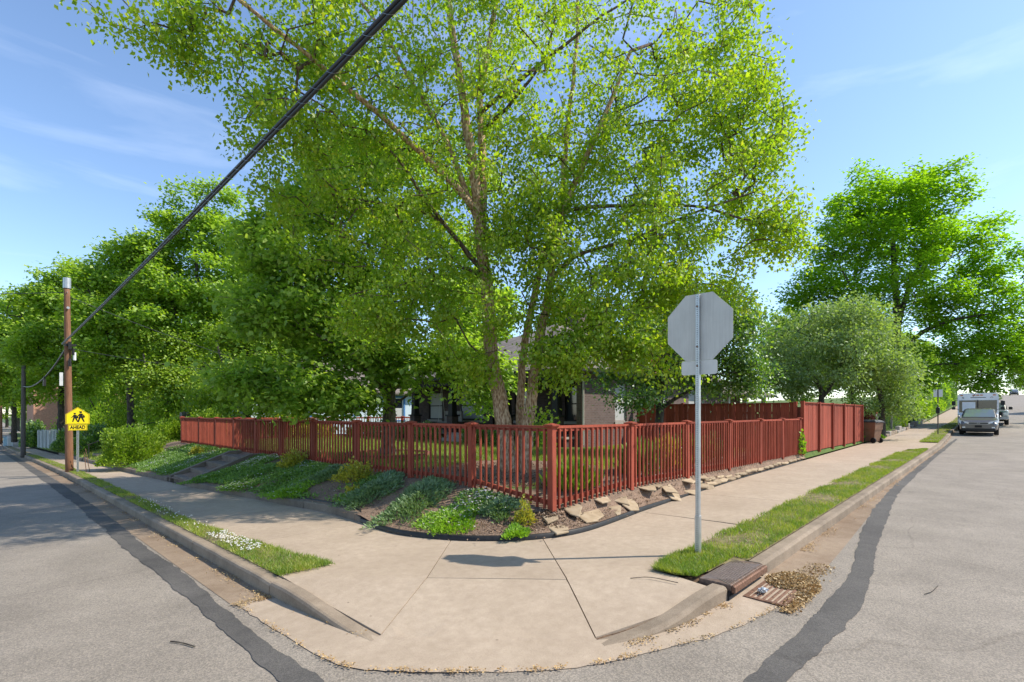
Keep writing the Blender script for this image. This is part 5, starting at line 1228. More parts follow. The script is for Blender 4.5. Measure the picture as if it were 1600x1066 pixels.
# step van
def step_van(loc):
    t = thing('step_van', 'white boxy step van parked right behind the bronze grey suv', 'van', loc)
    s = [(1.0, .45), (1.06, .5), (1.08, 2.2), (1.05, 2.55), (.96, 2.66)]
    loft([(0, s), (6.2, s)]).local('box_body', M['vanwhite'], t)
    loft([(-.9, [(.85, .5), (.9, .55), (.92, 1.02), (.88, 1.08), (.5, 1.10)]), (-.35, [(.95, .45), (1.0, .5), (1.02, 1.1), (1.0, 1.18), (.6, 1.2)]), (-.002, [(.98, .45), (1.04, .5), (1.06, 1.15), (1.03, 1.22), (.7, 1.24)])]).local('bonnet', M['vanwhite'], t)
    fr = lambda y0, y1, z0, z1, x=-.012, d=.01: MB().box(x-d, x, y0, y1, z0, z1)
    for y0, y1 in ((-.98, -.03), (.03, .98)): fr(y0, y1, 1.30, 2.16).local('windscreen', M['glass'], t)
    fr(.12, .82, 1.40, 2.04, -.024, .006).local('sun_reflector', M['white'], t)
    fr(-.03, .03, 1.28, 2.18, -.002, .02).local('windscreen_bar', M['black'], t)
    for y in (-.85, -.2, 0, .2, .85): fr(y-.07, y+.07, 2.49, 2.55, 0, .04).local('marker_lamp', M['orange'], t)
    me = text_mesh('75', .13, .002, .004); put('lettering', me, M['signblack'], t, (-.006, .78, 2.33), (math.pi/2, 0, -math.pi/2))
    fr(-.42, .38, 2.33, 2.37, -.0, .006).local('header_lettering', M['signblack'], t)
    b = MB(); b.tube([(-.02, -.72+math.cos(a)*.07, 2.33+math.sin(a)*.05) for a in np.linspace(0, math.pi, 8)], .012, 4); b.local('emblem', M['signblack'], t)
    fr(-.92, -.55, 1.34, 1.48, -.024, .004).local('sticker', M['white'], t)
    b = MB(); b.tube([(-.05, -.2, 1.28), (-.06, -.7, 1.42)], .014, 4); b.tube([(-.05, .7, 1.28), (-.06, .25, 1.45)], .014, 4); b.tube([(-.03, .25, 2.4), (-.06, .05, 2.8)], .01, 4); b.local('wiper', M['black'], t)
    for y in (-1, 1):
        b = MB(); b.tube([(-.2, y*1.0, 1.5), (-.35, y*1.27, 1.6), (-.35, y*1.27, 2.1), (-.02, y*1.05, 2.2)], .018, 5); mr = b.local('mirror_arm', M['black'], t); b = MB(); b.cbox(-.38, -.32, y*1.27-.11, y*1.27+.11, 1.8, 2.1, .02); b.cbox(-.38, -.32, y*1.27-.1, y*1.27+.1, 1.5, 1.68, .02); b.local('mirror', M['black'], mr)
        b = MB(); b.tube([(-.86, y*.72, .85), (-.93, y*.72, .85)], .1, 12); b.local('headlight', M['lens'], t)
    b = MB(); b.cbox(-.95, -.88, -.5, .5, .68, .98, .02); b.local('grille', M['black'], t); b = MB(); b.cbox(-1.05, -.93, -1.0, 1.0, .42, .6, .02); b.local('bumper', M['galv'], t)
    for x in (-.1, 4.4):
        for y in (-.9, .9): wheel(t, x, y, .38, .24)
    b = MB(); b.box(.3, 6, -.8, .8, .3, .46); b.local('chassis', M['dark'], t)
    return t
step_van((48.6, 1.10, float(rz(49, 1))))
def pickup(name, loc, paint, label):
    t = thing(name, label, 'truck', loc)
    h = lambda wd, zl, zt: [(wd*.9, zl), (wd, zl+.1), (wd, zt-.15), (wd*.97, zt-.04), (wd*.88, zt)]
    loft([(-2.8, h(.9, .45, 1.05)), (-2.6, h(.97, .4, 1.16)), (-1.2, h(1.0, .4, 1.24)), (1.0, h(1.0, .4, 1.24)), (2.8, h(.98, .45, 1.22))]).local('body', paint, t)
    loft([(-1.3, [(.86, 1.2), (.86, 1.22), (.84, 1.24), (.8, 1.25), (.6, 1.26)]), (-.55, [(.9, 1.2), (.88, 1.4), (.76, 1.82), (.7, 1.88), (.5, 1.9)]), (.9, [(.9, 1.2), (.88, 1.4), (.76, 1.84), (.7, 1.9), (.5, 1.92)]), (1.15, [(.9, 1.2), (.88, 1.4), (.8, 1.6), (.75, 1.7), (.5, 1.72)])]).local('cab', paint, t)
    seg_quad([(-1.34, .8, 1.27), (-1.34, -.8, 1.27), (-.62, -.68, 1.84), (-.62, .68, 1.84)]).local('windscreen', M['windscreen'], t)
    b = MB(); b.cbox(-2.86, -2.75, -.62, .62, .75, 1.08, .02); gr_ = b.local('grille', M['black'], t); b = MB(); b.cbox(-2.92, -2.7, -.98, .98, .48, .70, .03); b.local('bumper', M['rim'], t)
    for s in (-1, 1):
        seg_quad([(-1.05, s*.905, 1.3), (.8, s*.905, 1.3), (.7, s*.79, 1.78), (-.55, s*.79, 1.78)]).local('side_window', M['windscreen'], t)
        b = MB(); b.cbox(-2.86, -2.7, s*.8-.15, s*.8+.15, .82, 1.06, .03); b.local('headlight', M['lens'], t); b = MB(); b.cbox(-1.05, -.85, s*1.1-.12, s*1.1+.12, 1.28, 1.52, .03); b.local('mirror', M['black'], t)
    for x in (-1.85, 1.75):
        for y in (-.85, .85): wheel(t, x, y, .39, .26)
    b = MB(); b.box(-2.5, 2.5, -.7, .7, .3, .5); b.local('chassis', M['dark'], t)
    return t
pickup('pickup_truck', (60.5, .42, float(rz(60, .4))), M['carsilver'], 'silver pickup truck half hidden behind the white step van')
c2 = suv('distant_car', 'dark car far up the hill at the right edge of the road', (196, -2.9, float(rz(196, -2.9))), M['cardark'])
# ================================================================== TREES
def make_tree(name, label, trunks, lobes, mat_bark, mat_leaf, n_cl, n_leaf, leaf_l, leaf_w, seed, droop=.3, spread=.35, r_tip=.008, group=None, six=False, outward=.6, horiz=0.0, clip=None, shell=.35, up_pen=.8, step=.45, wob=.06, gaps=-.45, gapw=3.0, mat_limb=None, sunb=.75):
    """trunks: list of (points(m,3), r0, r1, trunk_part_index); lobes: list of (centre, radii(3), weight)"""
    rng = np.random.default_rng(seed); base = np.array(trunks[0][0][0], float)
    t = thing(name, label, 'tree', tuple(base), group=group)
    N = []; PAR = []; GRP = []; RAD = []; chains = []
    def add(p, par, g, r=0): N.append(p); PAR.append(par); GRP.append(g); RAD.append(r); return len(N)-1
    for pts, r0, r1, g, par in trunks:
        P = smooth_path(np.asarray(pts, float), 5); d = np.concatenate([[0], np.cumsum(np.linalg.norm(np.diff(P, axis=0), axis=1))]); m = max(3, int(d[-1]/.3)); s = np.linspace(0, d[-1], m)
        Q = np.column_stack([np.interp(s, d, P[:, i]) for i in range(3)]); k = s/d[-1]
        Q[1:-1] += rng.normal(size=(m-2, 3))*.012*np.array([1, 1, .3]); start = -1
        if par is not None and N:
            start = int(np.argmin(((np.array(N)-Q[0])**2).sum(1)))
        ids = []; prev = start
        for i in range(m): prev = add(Q[i], prev, g, r0+(r1-r0)*k[i]**.8); ids.append(prev)
        chains.append((start, ids, True))
    ntr = len(N)
    # cluster targets through the lobes' volume
    W = np.array([l[2] for l in lobes], float); W /= W.sum(); C = []
    which = rng.choice(len(lobes), n_cl, p=W)
    for l in which:
        c, r, _ = lobes[l]; v = rng.normal(size=3); v /= np.linalg.norm(v); q = rng.random()**shell; C.append(np.asarray(c)+v*q*np.asarray(r))
    C = np.array(C)
    ext = C.max(0)-C.min(0); wl = np.array([gapw, gapw, gapw*.7]); ph = rng.random(6)*6.28; q_ = C*(2*math.pi/wl)
    nz_ = np.sin(q_[:, 0]+1.3*np.sin(q_[:, 1]*.7+ph[0])+ph[1])*np.sin(q_[:, 1]+1.1*np.sin(q_[:, 2]*.8+ph[2])+ph[3])+.7*np.sin(q_[:, 2]+q_[:, 0]*.5+ph[4])
    C = C[nz_ > gaps]; cen_ = C.mean(0); pk = rng.random(len(C)) < .10; C[pk] = cen_+(C[pk]-cen_)*rng.uniform(1.03, 1.16, (pk.sum(), 1))
    if clip is not None: C = C[clip(C)]
    arr = np.zeros((ntr+len(C)*14, 3)); arr[:ntr] = np.array(N); cnt = ntr
    d0 = np.array([np.sqrt(((arr[:ntr]-c)**2).sum(1).min()) for c in C]); order = np.argsort(d0); tips = []
    grp = np.zeros(len(arr), int); grp[:ntr] = GRP
    parent = np.full(len(arr), -1); parent[:ntr] = PAR
    rad0 = np.zeros(len(arr)); rad0[:ntr] = RAD
    for ci in order:
        c = C[ci]; dv = arr[:cnt]-c; dist = np.sqrt((dv**2).sum(1))+1e-6; cost = dist*(1+up_pen*np.maximum(0, dv[:, 2]/dist)); j = int(np.argmin(cost)); p0 = arr[j]; L = dist[j]
        m = int(np.clip(L/step, 1, 13)); prev = j; ids = []
        bow = np.array([0, 0, L*.12*rng.uniform(-.2, 1)])+rng.normal(size=3)*L*.05
        for i in range(1, m+1):
            f = i/m; p = p0+(c-p0)*f+bow*math.sin(math.pi*f)+(rng.normal(size=3)*wob if i < m else 0)
            if cnt >= len(arr): break
            arr[cnt] = p; parent[cnt] = prev; grp[cnt] = grp[j]; prev = cnt; ids.append(cnt); cnt += 1
        if ids: chains.append((j, ids, False)); tips.append(prev)
    arr = arr[:cnt]; parent = parent[:cnt]; grp = grp[:cnt]; rad0 = rad0[:cnt]
    load = np.zeros(cnt); isleaf = np.ones(cnt, bool); isleaf[parent[parent >= 0]] = False; load[isleaf] = 1
    for i in range(cnt-1, -1, -1):
        if parent[i] >= 0: load[parent[i]] += load[i]
    rad = r_tip*np.maximum(load, 1)**.42; rad = np.where(rad0 > 0, rad0, rad)
    groups = {}
    for start, ids, is_tr in chains:
        P = arr[ids]; r = rad[ids]
        if start >= 0:
            P = np.vstack([arr[start], P]); r = np.concatenate([[min(rad[start]*.9, r[0]*1.25)], r])
        if len(P) < 2: continue
        k = 14 if is_tr and r[0] > .09 else (6 if r[0] > .03 else 3)
        if k == 14:
            # finer rings with a rough outline
            dd = np.concatenate([[0], np.cumsum(np.linalg.norm(np.diff(P, axis=0), axis=1))]); s = np.linspace(0, dd[-1], int(dd[-1]/.12)+2); P = np.column_stack([np.interp(s, dd, P[:, i]) for i in range(3)]); r = np.interp(s, dd, r)
            V, Fc = tube_arrays(P, r, k); cen = np.repeat(P, k, 0); V = cen+(V-cen)*(1+rng.normal(size=(len(V), 1))*.06)
        else: V, Fc = tube_arrays(P, r, k)
        groups.setdefault(('trunk', int(grp[ids[0]])) if k == 14 or is_tr and r[0] > .1 else ('branches', int(grp[ids[0]])), []).append((V, Fc))
    for g, L in groups.items():
        off = 0; VV = []; FF = []
        for V, Fc in L: VV.append(V); FF.append(Fc+off); off += len(V)
        po_ = put(g[0], mesh_from(g[0], np.concatenate(VV)-base, np.concatenate(FF), True), mat_bark if g[0] == 'trunk' or mat_limb is None else mat_limb, t)
        if g[0] == 'branches': po_['kind'] = 'stuff'
    # leaves near twig ends and along outer twigs
    tw = [ids for s, ids, tr in chains if not tr]; seg = np.array([(parent[i], i) for ids in tw for i in ids]); ldw = 1/np.maximum(1, load[seg[:, 1]])**1.1; ldw /= ldw.sum()
    pick = rng.choice(len(seg), n_leaf, p=ldw); f = rng.random((n_leaf, 1)); P = arr[seg[pick, 0]]*(1-f)+arr[seg[pick, 1]]*f
    off = rng.normal(size=(n_leaf, 3))*spread*np.array([1, 1, .62]); P = P+off; P[:, 2] -= np.abs(rng.normal(size=n_leaf))*droop*spread
    if clip is not None: P_ok = clip(P); P = P[P_ok]; off = off[P_ok]
    n = len(P); D = rand_unit(n, rng)*(1-outward*.5)+off/(np.linalg.norm(off, axis=1, keepdims=True)+1e-6)*outward; D[:, 2] = D[:, 2]*(1-horiz*.7)-droop*rng.uniform(.3, 1.3, n)
    U = rand_unit(n, rng)*(1-horiz*.65)+np.array([0, 0, 1])*horiz*1.2+np.array([sdir.x, sdir.y, sdir.z])*sunb
    L = leaf_l*rng.uniform(.6, 1.25, n); Wd = L*leaf_w*rng.uniform(.8, 1.15, n)
    put('crown', leaf_mesh('crown', P-base, D, U, L, Wd, .22, six), mat_leaf, t)
    return t
LATE = []
def lobe(px, py, D, rx, ry, rd, w_=1.0):
    """crown lobe: centre seen at (px,py) at distance D metres, radii in metres after conversion"""
    c = at(px, py, D); return (c, (max(rx*D/FPX, rd)*.0+.5*(rx*D/FPX+rd), .5*(rx*D/FPX+rd), ry*D/FPX), w_)
def lobe2(px, py, D, rx, ry, rd, w_=1.0):
    """oriented ellipsoid approximated by three spheres-ish lobes across the picture plane"""
    c = at(px, py, D); right = np.array([FY, -FX, 0]); R = rx*D/FPX; out = []
    if R > rd*1.35:
        m = int(math.ceil(R/rd)); 
        for k in range(m):
            u = -1+2*(k+.5)/m; rr = rd; out.append((c+right*u*(R-rr*.55), (rr, rr, ry*D/FPX*math.sqrt(max(.2, 1-.7*u*u))), w_/m))
    else: out.append((c, (.5*(R+rd), .5*(R+rd), ry*D/FPX), w_))
    return out
def lobes(*L):
    r = []
    for a in L: r += lobe2(*a)
    return r
def incam(P):      # nothing grows into the lens
    return (P[:, 0]*FX+P[:, 1]*FY > 2.2) | (P[:, 2] > 4.2)
TA = lambda L: [at(*p) for p in L]
g0 = .36
def gpt(px, D, z): p = at(px, 645, D); return np.array([p[0], p[1], z])
# ---- river birch, three stems
b0 = gpt(806, 11.2, .25)
birch = [
 ([gpt(797, 11.1, .2)]+TA([(787, 665, 11.1), (781, 620, 11.1), (770, 575, 11.1), (765, 515, 11.1), (759, 435, 11.1), (751, 380, 11.0), (747, 325, 11.0), (741, 270, 10.9), (730, 200, 10.8), (716, 110, 10.7), (704, 30, 10.6), (690, -120, 10.5)]), .20, .05, 0, None),
 (TA([(751, 385, 11.0), (754, 330, 11.1), (755, 290, 11.2), (752, 200, 11.4), (752, 130, 11.5), (772, 30, 11.7), (790, -120, 11.9)]), .11, .04, 0, 1),
 (TA([(745, 330, 11.0), (700, 280, 10.6), (628, 211, 9.9), (570, 160, 9.3), (513, 112, 8.8), (450, 60, 8.4), (400, 22, 8.0), (340, -30, 7.8)]), .085, .025, 0, 1),
 (TA([(748, 352, 11.0), (696, 218, 10.9), (647, 136, 10.7), (600, 52, 10.4), (545, -20, 10.2)]), .075, .025, 0, 1),
 (TA([(752, 420, 11.1), (690, 345, 10.6), (655, 300, 10.3), (623, 249, 10.0), (570, 200, 9.8)]), .065, .02, 0, 1),
 (TA([(692, 348, 10.6), (650, 325, 10.4), (600, 318, 10.2), (540, 310, 9.9)]), .04, .015, 0, 1),
 (TA([(752, 175, 11.4), (811, 127, 11.2), (867, 82, 11.1), (920, 40, 11.0), (980, 0, 11.0)]), .06, .02, 0, 1),
 (TA([(755, 205, 11.4), (780, 178, 11.2), (800, 160, 11.0), (850, 90, 10.6), (870, 20, 10.5)]), .05, .018, 0, 1),
 ([gpt(813, 11.35, .2)]+TA([(812, 660, 11.35), (814, 600, 11.35), (820, 540, 11.4), (830, 480, 11.45), (845, 420, 11.5), (856, 383, 11.5), (871, 337, 11.55), (879, 300, 11.6), (886, 200, 11.7), (900, 80, 11.8), (905, -60, 11.9)]), .105, .03, 1, None),
 ([gpt(822, 11.0, .2)]+TA([(824, 680, 11.0), (829, 635, 11.0), (836, 578, 11.0), (843, 533, 10.95), (856, 465, 10.9), (871, 367, 10.8), (884, 320, 10.8), (915, 250, 10.7), (950, 170, 10.6), (985, 80, 10.5)]), .15, .035, 2, None),
 (TA([(858, 450, 10.9), (890, 405, 10.8), (958, 382, 10.7), (999, 370, 10.6), (1090, 330, 10.4), (1180, 300, 10.3)]), .055, .018, 2, 1),
 (TA([(884, 330, 10.8), (928, 323, 10.7), (1010, 322, 10.6), (1092, 323, 10.5), (1170, 345, 10.3), (1230, 360, 10.2)]), .05, .016, 2, 1),
]
BL = lobes((760, 190, 11.2, 230, 250, 3.4, 2.2), (1030, 250, 11.3, 170, 250, 2.6, 2.4), (1110, 120, 11.2, 95, 130, 1.5, .75), (490, 90, 9.3, 200, 110, 2.0, 1.25), (950, 420, 10.8, 150, 95, 1.9, .8), (560, 300, 10.5, 130, 130, 2.0, .9), (1215, 350, 10.3, 55, 45, .8, .3),
           (700, 480, 10.6, 80, 85, 1.3, .2), (830, -170, 11.2, 300, 190, 3.4, 1.2), (285, 40, 8.0, 75, 50, .9, .3), (930, 515, 10.2, 85, 45, 1.0, .42), (1010, 545, 10.2, 60, 35, .8, .26), (745, 560, 10.4, 35, 40, .5, .10), (755, 440, 10.1, 75, 95, .9, .2), (850, 430, 10.1, 65, 100, .9, .2), (880, 545, 10.0, 60, 35, .6, .22), (830, 300, 10.6, 90, 120, 1.4, .5), (870, 590, 10.2, 30, 25, .4, .06), (600, 480, 10, 70, 60, 1, .28), (440, 190, 8.8, 70, 60, .9, .22), (1085, 440, 10.8, 75, 60, 1.2, .45), (880, 545, 10.8, 70, 28, .8, .14), (1170, 230, 11, 50, 120, 1.1, .4), (645, 420, 10.4, 90, 90, 1.4, .4))
make_tree('birch_tree', 'large multi stemmed birch with peeling tan bark behind the corner of the fence', birch, BL, M['birchbark'], M['birchleaf'], 2500, 152000, .083, .38, 101, droop=.7, spread=.16, r_tip=.0085, clip=incam, gaps=-.95, mat_limb=M['birchlimb'], outward=.35, shell=.42, up_pen=.3, step=.35)
# ---- yard maple
mb0 = gpt(607, 15.6, .35)
maple = [([mb0]+TA([(607, 690, 15.6), (608, 640, 15.6), (608, 590, 15.6), (612, 540, 15.6), (611, 470, 15.5), (606, 400, 15.5), (600, 320, 15.4), (598, 260, 15.4)]), .24, .05, 0, None),
         (TA([(606, 628, 15.6), (590, 598, 15.2), (560, 570, 14.8), (525, 540, 14.3), (480, 515, 14)]), .10, .025, 0, 1), (TA([(606, 625, 15.6), (598, 580, 15.9), (575, 520, 16), (545, 455, 16)]), .09, .025, 0, 1),
         (TA([(612, 612, 15.6), (632, 590, 15.3), (665, 570, 15), (705, 556, 14.7)]), .075, .02, 0, 1), (TA([(613, 640, 15.6), (632, 620, 15.2), (655, 612, 14.8)]), .06, .02, 0, 1), (TA([(610, 520, 15.5), (640, 460, 15.3), (670, 400, 15.2)]), .06, .02, 0, 1)]
ML = lobes((455, 350, 15.2, 60, 60, 1.5, .55), (520, 290, 15.4, 75, 70, 1.6, .6), (690, 330, 15.8, 80, 110, 2, .8), (700, 450, 15.6, 70, 70, 1.6, .5), (500, 440, 15, 115, 130, 2.6, 1.8), (600, 330, 15.4, 110, 120, 2.4, 1.2), (430, 520, 14.2, 75, 80, 1.7, .9), (660, 540, 14.8, 90, 60, 1.5, .75), (540, 570, 14.2, 90, 48, 1.5, .8), (560, 618, 13.8, 45, 16, .8, .16), (500, 610, 14.0, 50, 28, 1, .3), (560, 250, 15.5, 80, 60, 1.6, .5), (430, 410, 15.2, 60, 70, 1.5, .5), (710, 600, 14.0, 55, 35, .9, .42), (745, 560, 14.2, 40, 40, .9, .3), (400, 600, 14.2, 60, 34, 1, .35))
make_tree('maple_tree', 'broad maple inside the fence left of the birch with a brick ring at its foot', maple, ML, M['bark'], M['mapleleaf'], 1000, 60000, .15, .46, 102, droop=.4, spread=.26, r_tip=.009, six=True, horiz=.55, outward=.5, up_pen=.6)
# ---- small dark tree in front of the tall fence
dk = [([gpt(1028, 16.6, .35)]+TA([(1030, 650, 16.6), (1031, 625, 16.6), (1034, 600, 16.6), (1046, 560, 16.5), (1052, 520, 16.4), (1050, 470, 16.4)]), .17, .05, 0, None), (TA([(1031, 620, 16.6), (1018, 580, 16.4), (1005, 550, 16.2), (990, 520, 16)]), .09, .03, 0, 1), (TA([(1032, 640, 16.6), (1060, 620, 16.2), (1095, 600, 15.8), (1120, 585, 15.6)]), .08, .025, 0, 1)]
DL = lobes((1050, 540, 16.4, 85, 75, 2.0, 1.5), (970, 560, 16.2, 55, 60, 1.4, .7), (1140, 540, 16, 55, 75, 1.4, .9), (1110, 480, 16.4, 70, 45, 1.4, .6), (1000, 610, 15.8, 60, 30, 1, .4), (1175, 570, 15.8, 28, 45, .8, .3))
make_tree('crab_apple_tree', 'small dark leaved tree before the tall red fence, behind the octagonal sign', dk, DL, M['darkbark'], M['darkleaf'], 420, 30000, .10, .42, 103, droop=.35, spread=.24, r_tip=.009)
# ---- grey green tree behind the tall board fence
gk = [([gpt(1282, 27, .35)]+TA([(1283, 640, 27), (1284, 615, 27), (1278, 600, 27), (1262, 580, 26.8), (1250, 550, 26.6)]), .22, .05, 0, None), (TA([(1284, 620, 27), (1300, 600, 27), (1320, 560, 27), (1335, 520, 27)]), .15, .04, 0, 1), ([gpt(1378, 27.5, .4)]+TA([(1378, 650, 27.5), (1376, 620, 27.5), (1365, 580, 27.5), (1350, 540, 27.5)]), .2, .04, 1, None)]
GL = lobes((1290, 545, 27, 85, 75, 3.2, 1.8), (1365, 570, 27, 60, 65, 2.4, 1.2), (1225, 570, 27, 40, 50, 1.8, .6), (1310, 500, 27, 60, 35, 2, .6), (1405, 610, 27.5, 32, 32, 1.5, .4))
make_tree('silver_tree', 'rounded grey green tree behind the tall red board fence', gk, GL, M['darkbark'], M['greyleaf'], 640, 40000, .16, .30, 104, droop=.5, spread=.34, gaps=-.35, r_tip=.012)
# ---- big maple on the right
rk = [([gpt(1395, 44, .6)]+TA([(1396, 600, 44), (1400, 540, 44), (1402, 490, 44), (1398, 430, 44), (1395, 360, 44), (1400, 300, 44)]), .5, .10, 0, None), (TA([(1402, 510, 44), (1420, 450, 44), (1445, 400, 43), (1470, 350, 43)]), .25, .06, 0, 1), (TA([(1400, 560, 44), (1440, 520, 43), (1490, 500, 42), (1550, 490, 41)]), .25, .06, 0, 1), (TA([(1400, 540, 44), (1350, 480, 44), (1320, 430, 44), (1300, 390, 44)]), .2, .05, 0, 1), (TA([(1400, 590, 44), (1460, 570, 42), (1520, 570, 41)]), .16, .05, 0, 1)]
RL = lobes((1268, 455, 44, 35, 35, 2.2, .35), (1582, 470, 42, 40, 35, 2.5, .45), (1575, 560, 41, 40, 40, 2.5, .5), (1260, 520, 44, 45, 40, 2.5, .4), (1560, 590, 41, 60, 28, 2.5, .5), (1560, 430, 42, 45, 60, 3, .5), (1400, 420, 44, 120, 120, 5.5, 2.3), (1330, 400, 44, 75, 95, 4, 1.1), (1395, 320, 44, 85, 55, 4, .9), (1480, 400, 43, 75, 95, 4, 1.1), (1530, 500, 42, 85, 60, 4, 1.1), (1300, 490, 44, 65, 55, 4, .7), (1490, 570, 42, 95, 38, 4, .9), (1600, 540, 42, 45, 40, 3, .5), (1445, 300, 43.5, 50, 40, 3, .35))
make_tree('maple_tree', 'tall broad bright green maple at the right, above the parked van', rk, RL, M['darkbark'], M['bigmaple'], 1400, 86000, .26, .42, 105, droop=.1, spread=.45, gaps=-.3, gapw=5.5, r_tip=.016, horiz=.75, outward=.7, wob=.1, up_pen=.4)
# ---- street trees on the left
def left_tree(label, px, D, zb, top, lo, half, seed, n_leaf, lean=0, leaf='elmleaf', nm='street_tree', ll=.22):
    hx = half; mid = (top+lo)/2
    trk = [([gpt(px, D, zb)]+TA([(px+lean*.1, 640, D), (px+lean*.3, 590, D), (px+lean*.55, mid+(lo-mid)*.2, D), (px+lean*.8, mid-(mid-top)*.2, D), (px+lean, top+(mid-top)*.35, D)]), .24, .06, 0, None),
           (TA([(px+lean*.25, 605, D), (px-hx*.25, 560, D-.6), (px-hx*.55, mid+10, D-1), (px-hx*.75, mid-30, D-1.2)]), .12, .04, 0, 1), (TA([(px+lean*.25, 600, D), (px+hx*.3, 545, D+.3), (px+hx*.6, mid, D+.4), (px+hx*.7, mid-40, D)]), .12, .04, 0, 1)]
    q = px+lean*.7; rd = hx*D/FPX*.62
    L = lobes((q, mid, D, hx, (lo-top)*.36, rd, 2.0), (q-hx*.35, mid+(lo-mid)*.35, D-1.5, hx*.6, (lo-top)*.25, rd*.7, .9), (q+hx*.4, mid+(lo-mid)*.3, D-1, hx*.55, (lo-top)*.25, rd*.7, .9), (q+hx*.1, top+(mid-top)*.45, D, hx*.55, (mid-top)*.42, rd*.6, .8), (q-hx*.5, mid-(mid-top)*.35, D, hx*.4, (mid-top)*.3, rd*.5, .5), (q+hx*.5, mid-(mid-top)*.3, D, hx*.35, (mid-top)*.3, rd*.5, .4))
    return make_tree(nm, label, trk, L, M['darkbark'], M[leaf], 700, n_leaf, ll, .40, seed, droop=.25, spread=.34, gaps=-.35, gapw=3.4, r_tip=.014, horiz=.45, outward=.55, up_pen=.5)
left_tree('tall green street tree right of the timber pole with the highest crown', 322, 33, .0, 272, 600, 112, 201, 40000, -20)
left_tree('green street tree directly behind the timber utility pole', 205, 33, -.3, 345, 610, 92, 202, 38000, -10)
left_tree('green street tree left of the timber utility pole, over the pavement', 95, 36, -.6, 395, 640, 85, 203, 36000, 5)
left_tree('street tree at the extreme left edge of the view', 22, 50, -1.2, 445, 650, 62, 204, 26000, 0, ll=.28)
left_tree('light yellow green young tree behind the end of the red fence', 385, 27, .35, 470, 655, 62, 205, 20000, 5, 'boxleaf', 'young_tree', .15)
left_tree('slender bright green tree behind the rounded shrubs', 265, 30, .1, 505, 660, 55, 206, 18000, -6, 'boxleaf', 'young_tree', .16)
# far trees closing the view, copies of one form
proto = left_tree('leafy tree in the distant green mass behind the houses', 470, 52, .0, 420, 640, 85, 207, 26000, 0, ll=.32)
proto['group'] = 'trees in the distant mass'
pb = Vector(proto.location)
for k, (x, y, s, r) in enumerate(((26, 47, 1.0, 1.2), (36, 40, 1.1, 2.4), (44, 33, 1.0, 3.9), (50, 26, 1.05, 5.0), (9, 66, 1.15, .6), (56, 15, .75, 1.9), (20, 62, 1.2, 4.4), (68, 12, .8, 3.3), (84, 11, .8, 1.1), (104, 11, .8, 2.9), (128, 12, .8, 5.2), (160, 13, .9, 4.2), (262, 12, 1.2, 2.2), (6.5, 126, .9, .4), (5, 165, 1.5, 2.0), (11, 145, 1.3, 3.0), (3.6, 190, 1.6, 1.0), (12, 78, 1.1, 1.4), (16, 90, 1.2, 2.4), (9.5, 52, .85, 5.5))):
    c = copy_tree(proto); c.location = (x, y, float(yardz(x, y))-.1); c.rotation_euler = (0, 0, r); c.scale = (s, s, s*.95); 
    c['label'] = 'leafy tree in the distant green mass behind the houses' if x < 60 and y > 20 and x > 18 else ('leafy tree in the distance at the end of the left street' if y > 20 else 'leafy tree in the row beside the climbing right street')
    c['group'] = 'trees in the distant mass' if x < 60 and y > 20 and x > 18 else ('trees down the left street' if y > 20 else 'trees along the far right street')
c = copy_tree(proto); c.location = (272, -8, float(gz(272, -8))-2); c.scale = (1.3, 1.3, 1.1); c['label'] = 'dark tree on the crest of the hill at the right edge'; del c['group']
# out-of-frame street tree across the right street that shades the road beyond the van
for x, y, s in ((72, -12.5, .9), (92, -12.5, 1.0)):
    c = copy_tree(proto); c.location = (x, y, float(gz(x, y))); c.scale = (s, s, s); c['label'] = 'street tree on the far side of the right street'; c['group'] = 'trees across the right street'

for k, (x, y, rr, h, mt, lab) in enumerate(((8.6, 30.5, 1.7, 3.3, 'boxleaf', 'tall loose yellow green shrub behind the far end of the red fence'), (7.4, 34.5, 1.6, 3.0, 'elmleaf', 'tall green shrub at the top of the second steps'), (9.4, 38.5, 2.2, 3.6, 'elmleaf', 'broad green shrub before the grey plank fence'), (8.0, 43.5, 2.4, 3.8, 'boxleaf', 'broad yellow green shrub past the grey plank fence'), (6.6, 50.5, 2.4, 4.2, 'elmleaf', 'large dark shrub above the whitewashed fence'), (6.5, 58.5, 2.6, 4.0, 'elmleaf', 'large shrub above the far end of the whitewashed fence'), (11.2, 28.5, 1.5, 2.6, 'boxleaf', 'loose shrub behind the far picket fence'))):
    LATE.append((lab, x, y, rr, h, mt, 400+k))
